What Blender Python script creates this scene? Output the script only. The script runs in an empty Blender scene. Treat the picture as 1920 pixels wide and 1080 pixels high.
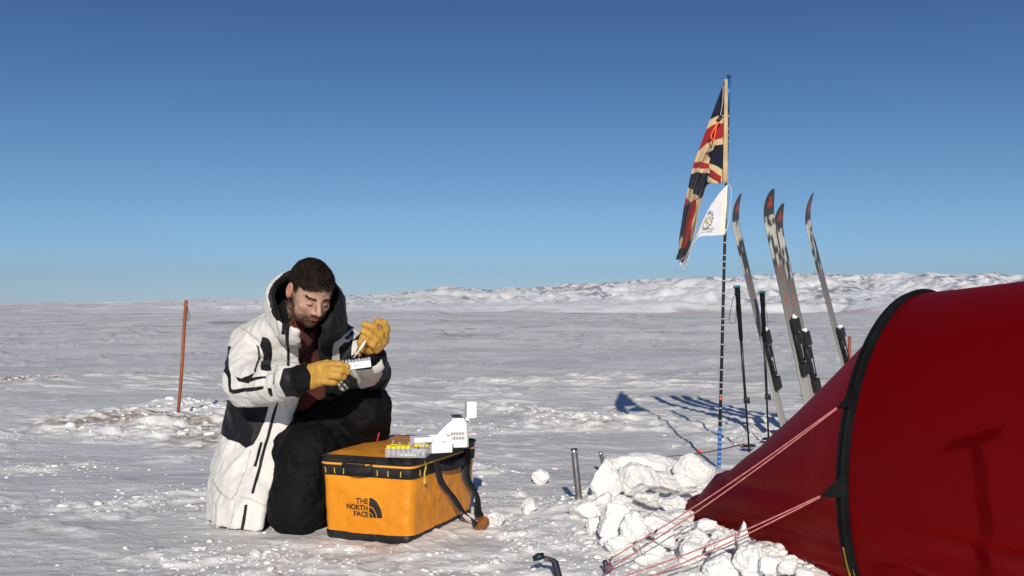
import bpy, math, random
import numpy as np
from mathutils import Vector
random.seed(7)
rng = np.random.default_rng(11)
SC = bpy.context.scene
COL = SC.collection
# ------------------------------------------------------------------ camera
H = 0.92
FP = 1866.667            # focal length in pixels of the 1920 wide photograph (35 mm lens)
PITCH = math.atan(35 / FP)
cd = bpy.data.cameras.new('camera'); cam = bpy.data.objects.new('camera', cd); COL.objects.link(cam)
cam.location = (0, 0, H); cam.rotation_euler = (math.pi / 2 + PITCH, 0, 0)
cd.lens = 35; cd.sensor_width = 36; cd.clip_start = 0.05; cd.clip_end = 60000
SC.camera = cam
# ------------------------------------------------------------------ sky, sun, exposure
SUN_EL, SUN_AZ = 23.5, 179.4        # azimuth measured clockwise from +Y
w = bpy.data.worlds.new('World'); SC.world = w; w.use_nodes = True
nt = w.node_tree; nt.nodes.clear()
sky = nt.nodes.new('ShaderNodeTexSky'); sky.sky_type = 'NISHITA'; sky.sun_disc = False
sky.sun_elevation = math.radians(SUN_EL); sky.sun_rotation = math.radians(SUN_AZ)
sky.air_density = 0.9; sky.dust_density = 0.05; sky.ozone_density = 3.0; sky.altitude = 300
bg = nt.nodes.new('ShaderNodeBackground'); bg.inputs[1].default_value = 0.12
wo = nt.nodes.new('ShaderNodeOutputWorld')
tc_ = nt.nodes.new('ShaderNodeTexCoord'); sx_ = nt.nodes.new('ShaderNodeSeparateXYZ'); nt.links.new(tc_.outputs['Generated'], sx_.inputs[0])
rp_ = nt.nodes.new('ShaderNodeValToRGB'); nt.links.new(sx_.outputs[2], rp_.inputs[0])
els = rp_.color_ramp.elements; els[0].position = 0.0; els[0].color = (.44, .62, .96, 1); els[1].position = .7; els[1].color = (.28, .36, .50, 1)
for p_, c_ in ((.05, (.39, .55, .78)), (.12, (.335, .470, .605)), (.198, (.262, .398, .53)), (.285, (.205, .312, .455))):
    e_ = els.new(p_); e_.color = (*c_, 1)
mx_ = nt.nodes.new('ShaderNodeMix'); mx_.data_type = 'RGBA'; mx_.blend_type = 'MULTIPLY'; mx_.inputs[0].default_value = 1
nt.links.new(sky.outputs[0], mx_.inputs[6]); nt.links.new(rp_.outputs[0], mx_.inputs[7])
nt.links.new(mx_.outputs[2], bg.inputs[0]); nt.links.new(bg.outputs[0], wo.inputs[0])
sd = bpy.data.lights.new('sun', 'SUN'); sd.energy = 4.1; sd.angle = math.radians(0.53); sd.color = (1.0, 0.93, 0.82)
sun = bpy.data.objects.new('sun', sd); COL.objects.link(sun)
e, a = math.radians(SUN_EL), math.radians(SUN_AZ)
SDIR = Vector((math.sin(a) * math.cos(e), math.cos(a) * math.cos(e), math.sin(e)))
sun.rotation_euler = SDIR.to_track_quat('Z', 'Y').to_euler()
SC.view_settings.view_transform = 'Standard'; SC.view_settings.look = 'None'
SC.view_settings.exposure = 0.0; SC.view_settings.gamma = 1.0
SC.cycles.max_bounces = 8

# ------------------------------------------------------------------ projection helpers (photo pixel -> real position)
cP, sP = math.cos(PITCH), math.sin(PITCH)
def ray(px, py):
    A = (px - 960) / FP; B = (540 - py) / FP
    return np.array([A, cP - B * sP, sP + B * cP])
def P(px, py, y):
    d = ray(px, py); t = y / d[1]
    return np.array([d[0] * t, y, H + d[2] * t])
def G(px, py, z=0.0):
    d = ray(px, py); t = (z - H) / d[2]
    return np.array([d[0] * t, d[1] * t, z])
def proj(V):
    x, y, z = V[:, 0], V[:, 1], V[:, 2] - H
    dep = y * cP + z * sP; up = z * cP - y * sP
    return 960 + FP * x / dep, 540 - FP * up / dep

# ------------------------------------------------------------------ noise
_perm = np.random.default_rng(3).permutation(256).astype(np.int32); _perm = np.concatenate([_perm, _perm, _perm])
_g3 = np.random.default_rng(4).normal(size=(256, 3)); _g3 /= np.linalg.norm(_g3, axis=1)[:, None]; _g3 = _g3.astype(np.float32)
def perlin(x, y, z=0.0):
    x, y, z = np.broadcast_arrays(np.asarray(x, np.float64), y, z)
    xi = np.floor(x).astype(np.int64); yi = np.floor(y).astype(np.int64); zi = np.floor(z).astype(np.int64)
    xf = (x - xi).astype(np.float32); yf = (y - yi).astype(np.float32); zf = (z - zi).astype(np.float32)
    u = xf**3*(xf*(xf*6-15)+10); v = yf**3*(yf*(yf*6-15)+10); w_ = zf**3*(zf*(zf*6-15)+10)
    def g(dx, dy, dz):
        h = _perm[_perm[_perm[(xi + dx) & 255] + ((yi + dy) & 255)] + ((zi + dz) & 255)]
        q = _g3[h]
        return q[..., 0]*(xf-dx) + q[..., 1]*(yf-dy) + q[..., 2]*(zf-dz)
    a0 = g(0,0,0)*(1-u)+g(1,0,0)*u; a1 = g(0,1,0)*(1-u)+g(1,1,0)*u
    b0 = g(0,0,1)*(1-u)+g(1,0,1)*u; b1 = g(0,1,1)*(1-u)+g(1,1,1)*u
    return ((a0*(1-v)+a1*v)*(1-w_)+(b0*(1-v)+b1*v)*w_) * 1.6
def fbm(x, y, z=0.0, o=4, g=0.5):
    s = 0; am = 1
    for i in range(o):
        s = s + am * perlin(x * 2**i + 17*i, y * 2**i - 9*i, np.asarray(z) * 2**i); am *= g
    return s
def worley(x, y, seed=0):
    xi = np.floor(x).astype(np.int64); yi = np.floor(y).astype(np.int64)
    best = np.full(x.shape, 9.0); idv = np.zeros(x.shape)
    for dx in (-1, 0, 1):
        for dy in (-1, 0, 1):
            h = _perm[_perm[(xi+dx+seed) & 255] + ((yi+dy) & 255)]
            jx = _g3[h][..., 0]*0.45+0.5; jy = _g3[h][..., 1]*0.45+0.5
            d = np.hypot(xi+dx+jx-x, yi+dy+jy-y)
            m = d < best; best = np.where(m, d, best); idv = np.where(m, h / 255.0, idv)
    return best, idv
def sstep(a, b, x):
    t = np.clip((x - a) / (b - a), 0, 1); return t*t*(3-2*t)

# ------------------------------------------------------------------ materials
def mat(name, color=(.5,.5,.5), rough=.6, color2=None, nscale=8.0, nstretch=(1,1,1), bump=0.0, bscale=60.0, attr=None, metal=0.0,
        spec=0.5, trans=0.0, alpha=1.0, sheen=0.0, mixpos=(.4,.6), bump2=None, ior=1.45, coat=0.0, sss=0.0):
    m = bpy.data.materials.new(name); m.use_nodes = True; t = m.node_tree; b = t.nodes['Principled BSDF']
    b.inputs['Base Color'].default_value = (*color, 1); b.inputs['Roughness'].default_value = rough
    b.inputs['Metallic'].default_value = metal; b.inputs['Specular IOR Level'].default_value = spec
    b.inputs['Transmission Weight'].default_value = trans; b.inputs['Alpha'].default_value = alpha
    b.inputs['Sheen Weight'].default_value = sheen; b.inputs['IOR'].default_value = ior; b.inputs['Coat Weight'].default_value = coat
    if sss: b.inputs['Subsurface Weight'].default_value = sss; b.inputs['Subsurface Radius'].default_value = (.01,.004,.002); b.inputs['Subsurface Scale'].default_value = 1.0
    tc = t.nodes.new('ShaderNodeTexCoord')
    mp = t.nodes.new('ShaderNodeMapping'); t.links.new(tc.outputs['Object'], mp.inputs[0]); mp.inputs['Scale'].default_value = nstretch
    last = None
    if color2 is not None:
        n = t.nodes.new('ShaderNodeTexNoise'); n.inputs['Scale'].default_value = nscale; n.inputs['Detail'].default_value = 6
        t.links.new(mp.outputs[0], n.inputs[0])
        r = t.nodes.new('ShaderNodeValToRGB'); r.color_ramp.elements[0].position = mixpos[0]; r.color_ramp.elements[1].position = mixpos[1]
        r.color_ramp.elements[0].color = (*color, 1); r.color_ramp.elements[1].color = (*color2, 1)
        t.links.new(n.outputs[0], r.inputs[0]); last = r.outputs[0]; t.links.new(last, b.inputs['Base Color'])
    if attr:                                  # list of (attribute, colour, softness)
        for an, c, soft in attr:
            at = t.nodes.new('ShaderNodeAttribute'); at.attribute_name = an
            mr = t.nodes.new('ShaderNodeMapRange'); mr.inputs[1].default_value = -soft; mr.inputs[2].default_value = soft
            t.links.new(at.outputs['Fac'], mr.inputs[0])
            mx = t.nodes.new('ShaderNodeMix'); mx.data_type = 'RGBA'
            t.links.new(mr.outputs[0], mx.inputs[0])
            if last is None: mx.inputs[6].default_value = (*color, 1)
            else: t.links.new(last, mx.inputs[6])
            mx.inputs[7].default_value = (*c, 1); last = mx.outputs[2]
        t.links.new(last, b.inputs['Base Color'])
    nb = None
    for bs, sc_ in ((bump, bscale),) + ((bump2,) if bump2 else ()):
        if not bs: continue
        n = t.nodes.new('ShaderNodeTexNoise'); n.inputs['Scale'].default_value = sc_; n.inputs['Detail'].default_value = 5
        t.links.new(mp.outputs[0], n.inputs[0])
        bm_ = t.nodes.new('ShaderNodeBump'); bm_.inputs['Strength'].default_value = bs; bm_.inputs['Distance'].default_value = 0.6 / sc_
        t.links.new(n.outputs[0], bm_.inputs['Height'])
        if nb: t.links.new(nb, bm_.inputs['Normal'])
        nb = bm_.outputs[0]
    if nb: t.links.new(nb, b.inputs['Normal'])
    return m
def vcol_mat(name, rough=.6, bump=0, bscale=100, spec=.4, sheen=0.0):
    m = mat(name, rough=rough, bump=bump, bscale=bscale, spec=spec, sheen=sheen); t = m.node_tree
    at = t.nodes.new('ShaderNodeAttribute'); at.attribute_name = 'col'
    t.links.new(at.outputs['Color'], t.nodes['Principled BSDF'].inputs['Base Color']); return m

M = dict(
    black_fabric=mat('black_fabric', (.004,.004,.005), .8, (.008,.008,.009), 9, bump=.35, bscale=45, spec=.18),
    trousers=mat('trouser_fabric', (.0035,.0033,.004), .75, (.0065,.006,.007), 7, bump=.4, bscale=38, spec=.16),
    shirt=mat('rust_red_fleece', (.13,.024,.012), .85, (.045,.010,.007), 9, bump=.5, bscale=90, sheen=.1),
    leather=mat('yellow_leather', (.56,.31,.055), .6, (.42,.22,.035), 26, bump=.45, bscale=150, bump2=(.35,40), mixpos=(.35,.75)),
    skin=mat('skin', (.50,.31,.225), .5, (.40,.225,.155), 45, bump=.25, bscale=250, attr=[('beard',(.060,.032,.020),.7),('red',(.50,.20,.145),1.0),('lip',(.42,.14,.11),.6)], sss=.12),
    hair=mat('dark_brown_hair', (.006,.004,.003), .75, (.018,.011,.007), 60, spec=.15),
    beard=mat('brown_beard', (.040,.020,.011), .7, (.08,.04,.02), 90, spec=.2),
    eye=mat('eyeball', (.55,.5,.46), .2), iris=mat('iris', (.03,.02,.015), .2),
    yellow_bag=mat('orange_yellow_vinyl', (.80,.295,.010), .42, (.70,.24,.008), 6, bump=.25, bscale=14, bump2=(.12,220)),
    bag_top=mat('worn_orange_vinyl', (.70,.28,.025), .5, (.55,.2,.02), 9, bump=.3, bscale=25),
    black_web=mat('black_webbing', (.007,.007,.008), .7, (.015,.015,.016), 14, bump=.4, bscale=160),
    black_vinyl=mat('black_vinyl', (.006,.006,.007), .5, (.014,.013,.012), 18, bump=.3, bscale=40),
    piping=mat('orange_piping', (.80,.36,.04), .5), stitch=mat('ochre_stitching', (.55,.40,.06), .6),
    print_black=mat('black_print', (.012,.012,.014), .5),
    tan=mat('tan_leather', (.30,.11,.022), .6, (.20,.07,.015), 40, bump=.3, bscale=120),
    white_plastic=mat('white_plastic', (.82,.82,.80), .35), shade_grey=mat('shade_grey', (.35,.36,.38), .4),
    dark_plastic=mat('dark_plastic', (.02,.02,.022), .4),
    clear=mat('clear_plastic', (.85,.86,.90), .12, alpha=.16),
    frosted=mat('frosted_plastic', (.80,.80,.86), .35, alpha=.35),
    yellow_cap=mat('yellow_plastic', (.85,.70,.02), .4), green_cap=mat('green_plastic', (.01,.28,.06), .4),
    carton=mat('white_card', (.84,.83,.84), .7), ink=mat('grey_ink', (.25,.25,.3), .7),
    orange_pole=mat('orange_brown_wood', (.33,.085,.028), .55, (.24,.06,.022), 30, (1,1,.1), bump=.3, bscale=60),
    cord=mat('purple_cord', (.16,.07,.12), .7), metal=mat('brushed_aluminium', (.55,.54,.52), .32, (.35,.34,.33), 40, (1,1,.2), metal=1.0),
    dark_metal=mat('blue_black_metal', (.05,.06,.075), .42, metal=.5), teal=mat('teal_plastic', (.005,.02,.028), .4),
    carbon=mat('black_carbon', (.012,.012,.014), .35), blue_pole=mat('blue_alloy', (.015,.13,.42), .35, metal=.3),
    mark=mat('pale_marking', (.6,.62,.6), .6), orange_tape=mat('orange_tape', (.9,.13,.03), .6),
    neon=mat('orange_cord', (.95,.12,.03), .6), tent=mat('red_ripstop_nylon', (.102,.0024,.0042), .42, (.088,.002,.0036), 1.6, bump=.05, bscale=9, spec=.18, bump2=(.04,300)),
    guy=mat('red_white_cord', (.42,.09,.09), .6, (.55,.24,.22), 60, mixpos=(.3,.7)),
    cream=mat('cream_canvas', (.62,.46,.27), .8, (.50,.36,.2), 10, bump=.4, bscale=200),
    cap_teal=mat('teal_cap', (.01,.12,.18), .4), yellow_tape=mat('yellow_strap', (.75,.42,.02), .6),
    flagcloth=vcol_mat('aged_flag_cloth', .85, .3, 150, .2, .1), skisheet=vcol_mat('ski_topsheet', .4),
)
_t = M['tent'].node_tree; _tr = _t.nodes.new('ShaderNodeBsdfTranslucent'); _tr.inputs[0].default_value = (.85, .010, .016, 1)
_mx = _t.nodes.new('ShaderNodeMixShader'); _mx.inputs[0].default_value = .55
_t.links.new(_t.nodes['Principled BSDF'].outputs[0], _mx.inputs[1]); _t.links.new(_tr.outputs[0], _mx.inputs[2])
_t.links.new(_mx.outputs[0], [q for q in _t.nodes if q.type == 'OUTPUT_MATERIAL'][0].inputs[0])
# snow for the loose blocks
M['snow_block'] = mat('packed_snow', (.86,.85,.82), .7, (.76,.76,.765), 7, bump=.6, bscale=45, bump2=(.5,190), spec=.25)
_b = M['snow_block'].node_tree.nodes['Principled BSDF']; _b.inputs['Subsurface Weight'].default_value = .35; _b.inputs['Subsurface Radius'].default_value = (.6, .8, 1.0); _b.inputs['Subsurface Scale'].default_value = .012

# ------------------------------------------------------------------ object helpers
WL = {}
def tag(o, label=None, cat=None, group=None, kind=None):
    if label: o['label'] = label
    if cat: o['category'] = cat
    if group: o['group'] = group
    if kind: o['kind'] = kind
    return o
def thing(name, label, cat, loc, group=None):
    o = bpy.data.objects.new(name, None); COL.objects.link(o); o.empty_display_size = .1
    o.location = tuple(map(float, loc)); WL[o.name] = np.array(loc, float)
    return tag(o, label, cat, group)
def mesh(name, V, F, m, parent=None, smooth=True, attrs=None, col=None, mats_idx=None, origin=None):
    V = np.asarray(V, np.float64)
    loc = WL[parent.name] if parent is not None else (np.array(origin, float) if origin is not None else np.zeros(3))
    me = bpy.data.meshes.new(name)
    L = V - loc
    if isinstance(F, np.ndarray):
        k = F.shape[1]
        me.vertices.add(len(L)); me.vertices.foreach_set('co', L.astype(np.float32).ravel())
        me.loops.add(F.size); me.loops.foreach_set('vertex_index', F.astype(np.int32).ravel())
        me.polygons.add(len(F)); me.polygons.foreach_set('loop_start', np.arange(0, F.size, k, dtype=np.int32))
        try: me.polygons.foreach_set('loop_total', np.full(len(F), k, dtype=np.int32))
        except Exception: pass
        me.update(calc_edges=True)
    else:
        me.from_pydata(L.tolist(), [], [tuple(f) for f in F])
    me.validate()
    for mm in (m if isinstance(m, (list, tuple)) else [m]): me.materials.append(mm)
    if smooth: me.polygons.foreach_set('use_smooth', np.ones(len(me.polygons), dtype=bool))
    if mats_idx is not None: me.polygons.foreach_set('material_index', np.asarray(mats_idx, np.int32))
    if attrs:
        for k_, v in attrs.items():
            at = me.attributes.new(k_, 'FLOAT', 'POINT'); at.data.foreach_set('value', np.asarray(v, np.float32))
    if col is not None:
        at = me.attributes.new('col', 'FLOAT_COLOR', 'POINT')
        c4 = np.concatenate([np.asarray(col, np.float32), np.ones((len(col), 1), np.float32)], 1); at.data.foreach_set('color', c4.ravel())
    me.update()
    o = bpy.data.objects.new(name, me); COL.objects.link(o)
    if parent is not None:
        o.parent = parent; WL[o.name] = loc
    else:
        o.location = tuple(loc); WL[o.name] = loc
    return o
def cat_(parts):
    Vs, Fs, n = [], [], 0
    for V, F in parts:
        V = np.asarray(V, float); Vs.append(V); Fs += [tuple(int(i) + n for i in f) for f in F]; n += len(V)
    return np.concatenate(Vs), Fs
def tube(path, r, n=8, flat=None, cap=True):
    path = np.asarray(path, float); k = len(path); r = np.broadcast_to(np.asarray(r, float), (k,))
    T = np.gradient(path, axis=0); T /= np.linalg.norm(T, axis=1)[:, None] + 1e-12
    up = np.array([0, 0, 1.0]) if abs(T[0][2]) < .9 else np.array([1.0, 0, 0])
    N = np.cross(T[0], up); N /= np.linalg.norm(N); V = []
    for i in range(k):
        N = N - T[i] * N.dot(T[i]); N /= np.linalg.norm(N) + 1e-12; B = np.cross(T[i], N)
        for j in range(n):
            an = 2*math.pi*j/n; V.append(path[i] + r[i]*(math.cos(an)*N + math.sin(an)*B*(flat or 1)))
    F = [(i*n+j, i*n+(j+1) % n, (i+1)*n+(j+1) % n, (i+1)*n+j) for i in range(k-1) for j in range(n)]
    if cap: F += [tuple(range(n))[::-1], tuple((k-1)*n+j for j in range(n))]
    return np.array(V), F
def ribbon(path, width_dir, w, t=.002, nrm=None):
    """flat strap: rectangular section; width_dir (k,3) or (3,)"""
    path = np.asarray(path, float); k = len(path); W = np.broadcast_to(np.asarray(width_dir, float), (k, 3)).copy()
    W /= np.linalg.norm(W, axis=1)[:, None]; T = np.gradient(path, axis=0); T /= np.linalg.norm(T, axis=1)[:, None]
    N = np.cross(T, W); N /= np.linalg.norm(N, axis=1)[:, None]; w = np.broadcast_to(w, (k,))[:, None]
    V = np.stack([path - W*w/2 - N*t/2, path + W*w/2 - N*t/2, path + W*w/2 + N*t/2, path - W*w/2 + N*t/2], 1).reshape(-1, 3)
    F = [(i*4+j, i*4+(j+1) % 4, i*4+4+(j+1) % 4, i*4+4+j) for i in range(k-1) for j in range(4)]
    F += [(3, 2, 1, 0), ((k-1)*4, (k-1)*4+1, (k-1)*4+2, (k-1)*4+3)]
    return V, F
def box(c, ex, ey, ez, bevel=0.0):
    """c centre; ex,ey,ez half extent vectors; chamfered edges"""
    c, ex, ey, ez = (np.asarray(q, float) for q in (c, ex, ey, ez))
    import bmesh
    bm = bmesh.new(); vs = []
    for i in (-1, 1):
        for j in (-1, 1):
            for k in (-1, 1): vs.append(bm.verts.new(tuple(c + i*ex + j*ey + k*ez)))
    for f in ((0,1,3,2),(4,6,7,5),(0,4,5,1),(2,3,7,6),(0,2,6,4),(1,5,7,3)): bm.faces.new([vs[q] for q in f])
    bm.normal_update(); bmesh.ops.recalc_face_normals(bm, faces=bm.faces)
    if bevel: bmesh.ops.bevel(bm, geom=list(bm.edges), offset=bevel, segments=2, profile=.6, affect='EDGES')
    bm.verts.index_update()
    V = np.array([v.co[:] for v in bm.verts]); F = [tuple(v.index for v in f.verts) for f in bm.faces]; bm.free()
    return V, F
def prism(poly, ex, ez, ey0, ey1, o):
    """poly [(a,b)] in plane o + a*ex + b*ez, extruded from ey0 to ey1 (vectors)"""
    n = len(poly); o, ex, ez, ey0, ey1 = (np.asarray(q, float) for q in (o, ex, ez, ey0, ey1))
    V = [o + a*ex + b*ez + ey0 for a, b in poly] + [o + a*ex + b*ez + ey1 for a, b in poly]
    F = [tuple(range(n)), tuple(range(2*n-1, n-1, -1))] + [(i, i+n, (i+1) % n + n, (i+1) % n) for i in range(n)]
    return np.array(V), F
def curve_pts(pts, n=24):
    pts = np.asarray(pts, float); k = len(pts); out = []
    t = np.linspace(0, k-1, n)
    for q in t:
        i = min(int(q), k-2); f = q - i
        p0 = pts[max(i-1, 0)]; p1 = pts[i]; p2 = pts[i+1]; p3 = pts[min(i+2, k-1)]
        out.append(.5*((2*p1)+(-p0+p2)*f+(2*p0-5*p1+4*p2-p3)*f*f+(-p0+3*p1-3*p2+p3)*f**3))
    return np.array(out)
def nz(v): v = np.asarray(v, float); return v / np.linalg.norm(v)

# ------------------------------------------------------------------ ground
PILE = [G(1120, 965)[:2], G(1190, 925)[:2], G(1300, 905)[:2]]
PILE2 = [G(1170, 1000)[:2], G(1290, 1020)[:2], G(1400, 1060)[:2], G(1480, 1080)[:2]]
def seg_d(x, y, pl):
    d = np.full(np.shape(x), 1e9)
    for A, B in zip(pl[:-1], pl[1:]):
        t = np.clip(((x-A[0])*(B[0]-A[0]) + (y-A[1])*(B[1]-A[1])) / ((B[0]-A[0])**2+(B[1]-A[1])**2), 0, 1)
        d = np.minimum(d, np.hypot(x-A[0]-t*(B[0]-A[0]), y-A[1]-t*(B[1]-A[1])))
    return d
RUB = [[G(150, 800)[:2], G(250, 790)[:2], G(360, 800)[:2], G(430, 830)[:2]], [G(-60, 712)[:2], G(60, 716)[:2]],
       [G(960, 770)[:2], G(1060, 790)[:2], G(1100, 800)[:2]], [G(330, 760)[:2], G(420, 775)[:2]],
       [G(740, 800)[:2], G(960, 800)[:2]]]
def rug(x, y, k):
    """broken crust: sharp-edged plates and crumbs"""
    a_ = perlin(x/.21, y/.17, 3.1+k) + .5*perlin(x/.10, y/.085, 8.4+k); b_ = perlin(x/.045, y/.04, 1.3+k)
    return sstep(-.12, .12, a_)*.6 + sstep(.1, .3, a_)*.4 + .28*np.abs(b_) + .35*(1-np.abs(perlin(x/.13, y/.11, 5.2+k))*2)
def crumb_mask(x, y):
    return sstep(.02, .40, perlin(x/.9, y/.7, 12.3)*.8 + perlin(x/.30, y/.26, 2.3)*.35 + .30*(1-sstep(4.0, 5.4, y)))
def ground_z(x, y):
    x = np.asarray(x, float); y = np.asarray(y, float)
    r = np.hypot(x, y)
    z = -.0064 * np.maximum(r - 12, 0)
    far = sstep(6.0, 13, y)
    # drifts and hollows at every scale
    for lam, am, r0, r1 in ((140, .010, 120, 400), (48, .013, 40, 130), (17, .015, 14, 40), (6.5, .017, 7, 18), (2.7, .018, 5.5, 12)):
        z = z + perlin(x/(lam*1.25) + lam, y/lam, lam*.37)*lam*am*sstep(r0, r1, r)
    wx = x + .25*perlin(x*.9, y*.9, 5.5); wy = y + .25*perlin(x*.9, y*.9, 7.7) + .25*x
    for lam, am in ((4.2, .006), (1.5, .009), (.62, .012)):
        rid = 1 - np.abs(perlin(wx/(lam*1.7), wy/lam, 2.2+lam))*2.6
        m_ = sstep(-.15, .35, perlin(x/(lam*2.6)+9, y/(lam*2.1), 8.8))
        z = z + np.clip(rid, 0, 1)**1.6 * lam*am*(.45+1.9*far)*m_
    z = z + perlin(x/1.5, y/.8, 1.7)*.010
    near = 1 - sstep(14, 26, r)
    st = perlin(wx/.42, wy/.16, 6.6)
    z = z + (sstep(.05, .16, st) + .5*sstep(.25, .3, st))*(.0042+.012*far)*near*sstep(-.1, .3, perlin(x/1.7, y/1.3, 4.4)) 
    z = z + perlin(x/.20, y/.15, 3.9)*.0035 + np.abs(perlin(x/.06, y/.05, 1.9))*.0016*near
    cm = crumb_mask(x, y)*(1 - sstep(8, 15, r))
    z = z + cm*rug(x, y, 0)*.013
    cm2 = sstep(.15, .5, perlin(x/2.0+4, y/1.6, 22.3))*(1-sstep(12, 25, r))*sstep(5, 7, r)
    z = z + cm2*rug(x*.7, y*.7, 3)*.032
    cm3 = sstep(.0, .35, perlin(x/3.3+14, y/2.6, 2.3)+.35*perlin(x/.8, y/.7, 5.1))*(1-sstep(40, 90, r))*sstep(7, 11, r)*sstep(1.0, 2.2, np.hypot(x-1.7, (y-9)/1.7))
    z = z + cm3*rug(x*.35, y*.35, 6)*.05
    for i, (pl, am) in enumerate(zip(RUB, (.030, .030, .034, .026, .010))):
        dd = seg_d(x, y, pl) + .22*perlin(x/.5, y/.45, 7.0+i) + .08*perlin(x/.15, y/.15, 3.0)
        k = 1 - sstep(.0, .55, dd)
        z = z + k*am*(rug(x*.8, y*.8, 9+i)*.9 + .5 + .5*perlin(x/.5, y/.4, 1.1))
    z = z + .062*np.exp(-(seg_d(x, y, PILE)/.22)**2) + .036*np.exp(-(seg_d(x, y, PILE2)/.18)**2)
    return z
ang = np.concatenate([np.linspace(-180, -62, 60)[:-1], np.linspace(-62, -34, 90)[:-1], np.linspace(-34, 34, 1250), np.linspace(34, 62, 90)[1:], np.linspace(62, 180, 60)[1:-1]])
ang = np.radians(ang)
rad = np.concatenate([[.05, .5, 1.0, 1.5, 2.0, 2.4], np.exp(np.linspace(math.log(2.6), math.log(14), 600))])
rad = np.concatenate([rad, np.exp(np.linspace(math.log(14), math.log(9000), 360))[1:]])
A_, R_ = np.meshgrid(ang, rad)
GX = R_*np.sin(A_); GY = R_*np.cos(A_); GZ = ground_z(GX, GY)
na, nr = len(ang), len(rad)
idx = np.arange(na*nr).reshape(nr, na); nxt = np.roll(idx, -1, axis=1)
Fq = np.stack([idx[:-1], nxt[:-1], nxt[1:], idx[1:]], -1).reshape(-1, 4)[:, ::-1]
gm = bpy.data.materials.new('wind_packed_snow'); gm.use_nodes = True; t = gm.node_tree; b = t.nodes['Principled BSDF']
b.inputs['Specular IOR Level'].default_value = .35
tc = t.nodes.new('ShaderNodeTexCoord')
def gnoise(scale, st, det=7, dist=0.0, rough=.55):
    mp = t.nodes.new('ShaderNodeMapping'); mp.inputs['Scale'].default_value = st; mp.inputs['Rotation'].default_value = (0, 0, .16)
    n = t.nodes.new('ShaderNodeTexNoise'); n.inputs['Scale'].default_value = scale; n.inputs['Detail'].default_value = det
    n.inputs['Distortion'].default_value = dist; n.inputs['Roughness'].default_value = rough
    t.links.new(tc.outputs['Object'], mp.inputs[0]); t.links.new(mp.outputs[0], n.inputs[0]); return n.outputs[0]
def gramp(src, p0, p1):
    r = t.nodes.new('ShaderNodeMapRange'); r.inputs[1].default_value = p0; r.inputs[2].default_value = p1; r.interpolation_type = 'SMOOTHSTEP'
    t.links.new(src, r.inputs[0]); return r.outputs[0]
def gmix(f, A, B):
    mx = t.nodes.new('ShaderNodeMix'); mx.data_type = 'RGBA'; t.links.new(f, mx.inputs[0])
    for i, q in ((6, A), (7, B)):
        if isinstance(q, tuple): mx.inputs[i].default_value = (*q, 1)
        else: t.links.new(q, mx.inputs[i])
    return mx.outputs[2]
def gmul(A, B):
    mm = t.nodes.new('ShaderNodeMath'); mm.operation = 'MULTIPLY'
    for i, q in ((0, A), (1, B)):
        if isinstance(q, float): mm.inputs[i].default_value = q
        else: t.links.new(q, mm.inputs[i])
    return mm.outputs[0]
sep = t.nodes.new('ShaderNodeVectorMath'); sep.operation = 'LENGTH'; t.links.new(tc.outputs['Object'], sep.inputs[0])
c = gmix(gramp(gnoise(.35, (.8, 1.2, 1), 10, .3, .68), .42, .60), (.67, .65, .635), (.79, .775, .75))    # icy grey crust / drifted snow
c = gmix(gmul(gramp(gnoise(1.3, (.7, 1.3, 1), 9, .5, .62), .56, .64), .8), c, (.86, .85, .82))              # bright loose drift
c = gmix(gmul(gramp(gnoise(.55, (.7, 1.2, 1), 10, .4, .72), .55, .68), .55), c, (.44, .39, .34))            # blown dust
farf = gramp(sep.outputs['Value'], 10, 40)
for sc_, lo_c, hi_c, k_ in ((.45, .53, .58, .9), (.14, .53, .57, .9), (.04, .53, .57, .9), (.012, .53, .57, .8)):
    c = gmix(gmul(gmul(gramp(gnoise(sc_, (.9, 1.0, 1), 9, .5, .66), lo_c, hi_c), farf), k_), c, (.90, .87, .82))
    c = gmix(gmul(gmul(gramp(gnoise(sc_*1.37, (1.1, .9, 1), 9, .7, .70), lo_c+.03, hi_c+.05), farf), k_), c, (.40, .37, .345))
flk = gramp(gnoise(1.7, (.9, 1.1, 1), 6, .3, .6), .44, .60)
c = gmix(gmul(gmul(gramp(gnoise(14, (.8, 1.2, 1), 5, .4, .6), .55, .62), flk), .85), c, (.92, .90, .87))
c = gmix(gmul(gmul(gramp(gnoise(38, (.9, 1.1, 1), 4), .58, .66), flk), .8), c, (.92, .90, .87))
c = gmix(gmul(gmul(gramp(gnoise(4.2, (.8, 1.2, 1), 8, .8, .7), .56, .63), flk), .8), c, (.90, .88, .84))
c = gmix(gmul(gramp(gnoise(6.0, (.8, 1.2, 1), 9, .8, .75), .57, .66), .45), c, (.46, .44, .42))
at = t.nodes.new('ShaderNodeAttribute'); at.attribute_name = 'dirt'
c = gmix(gmul(at.outputs['Fac'], gramp(gnoise(9, (.8, 1.2, 1), 6), .40, .6)), c, (.36, .28, .21))
at2 = t.nodes.new('ShaderNodeAttribute'); at2.attribute_name = 'chunk'
c = gmix(at2.outputs['Fac'], c, (.88, .87, .84))
t.links.new(c, b.inputs['Base Color']); b.inputs['Roughness'].default_value = .6
nb = None
for sc_, st, s, dist in ((2.2, (.8, 1.2, 1), .5, .05), (11, (.8, 1.2, 1), .6, .018), (45, (1, 1.4, 1), .6, .006), (170, (1, 1, 1), .5, .002)):
    bm_ = t.nodes.new('ShaderNodeBump'); bm_.inputs['Strength'].default_value = s; bm_.inputs['Distance'].default_value = dist
    t.links.new(gnoise(sc_, st, 5), bm_.inputs['Height'])
    if nb: t.links.new(nb, bm_.inputs['Normal'])
    nb = bm_.outputs[0]
t.links.new(nb, b.inputs['Normal'])
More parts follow.
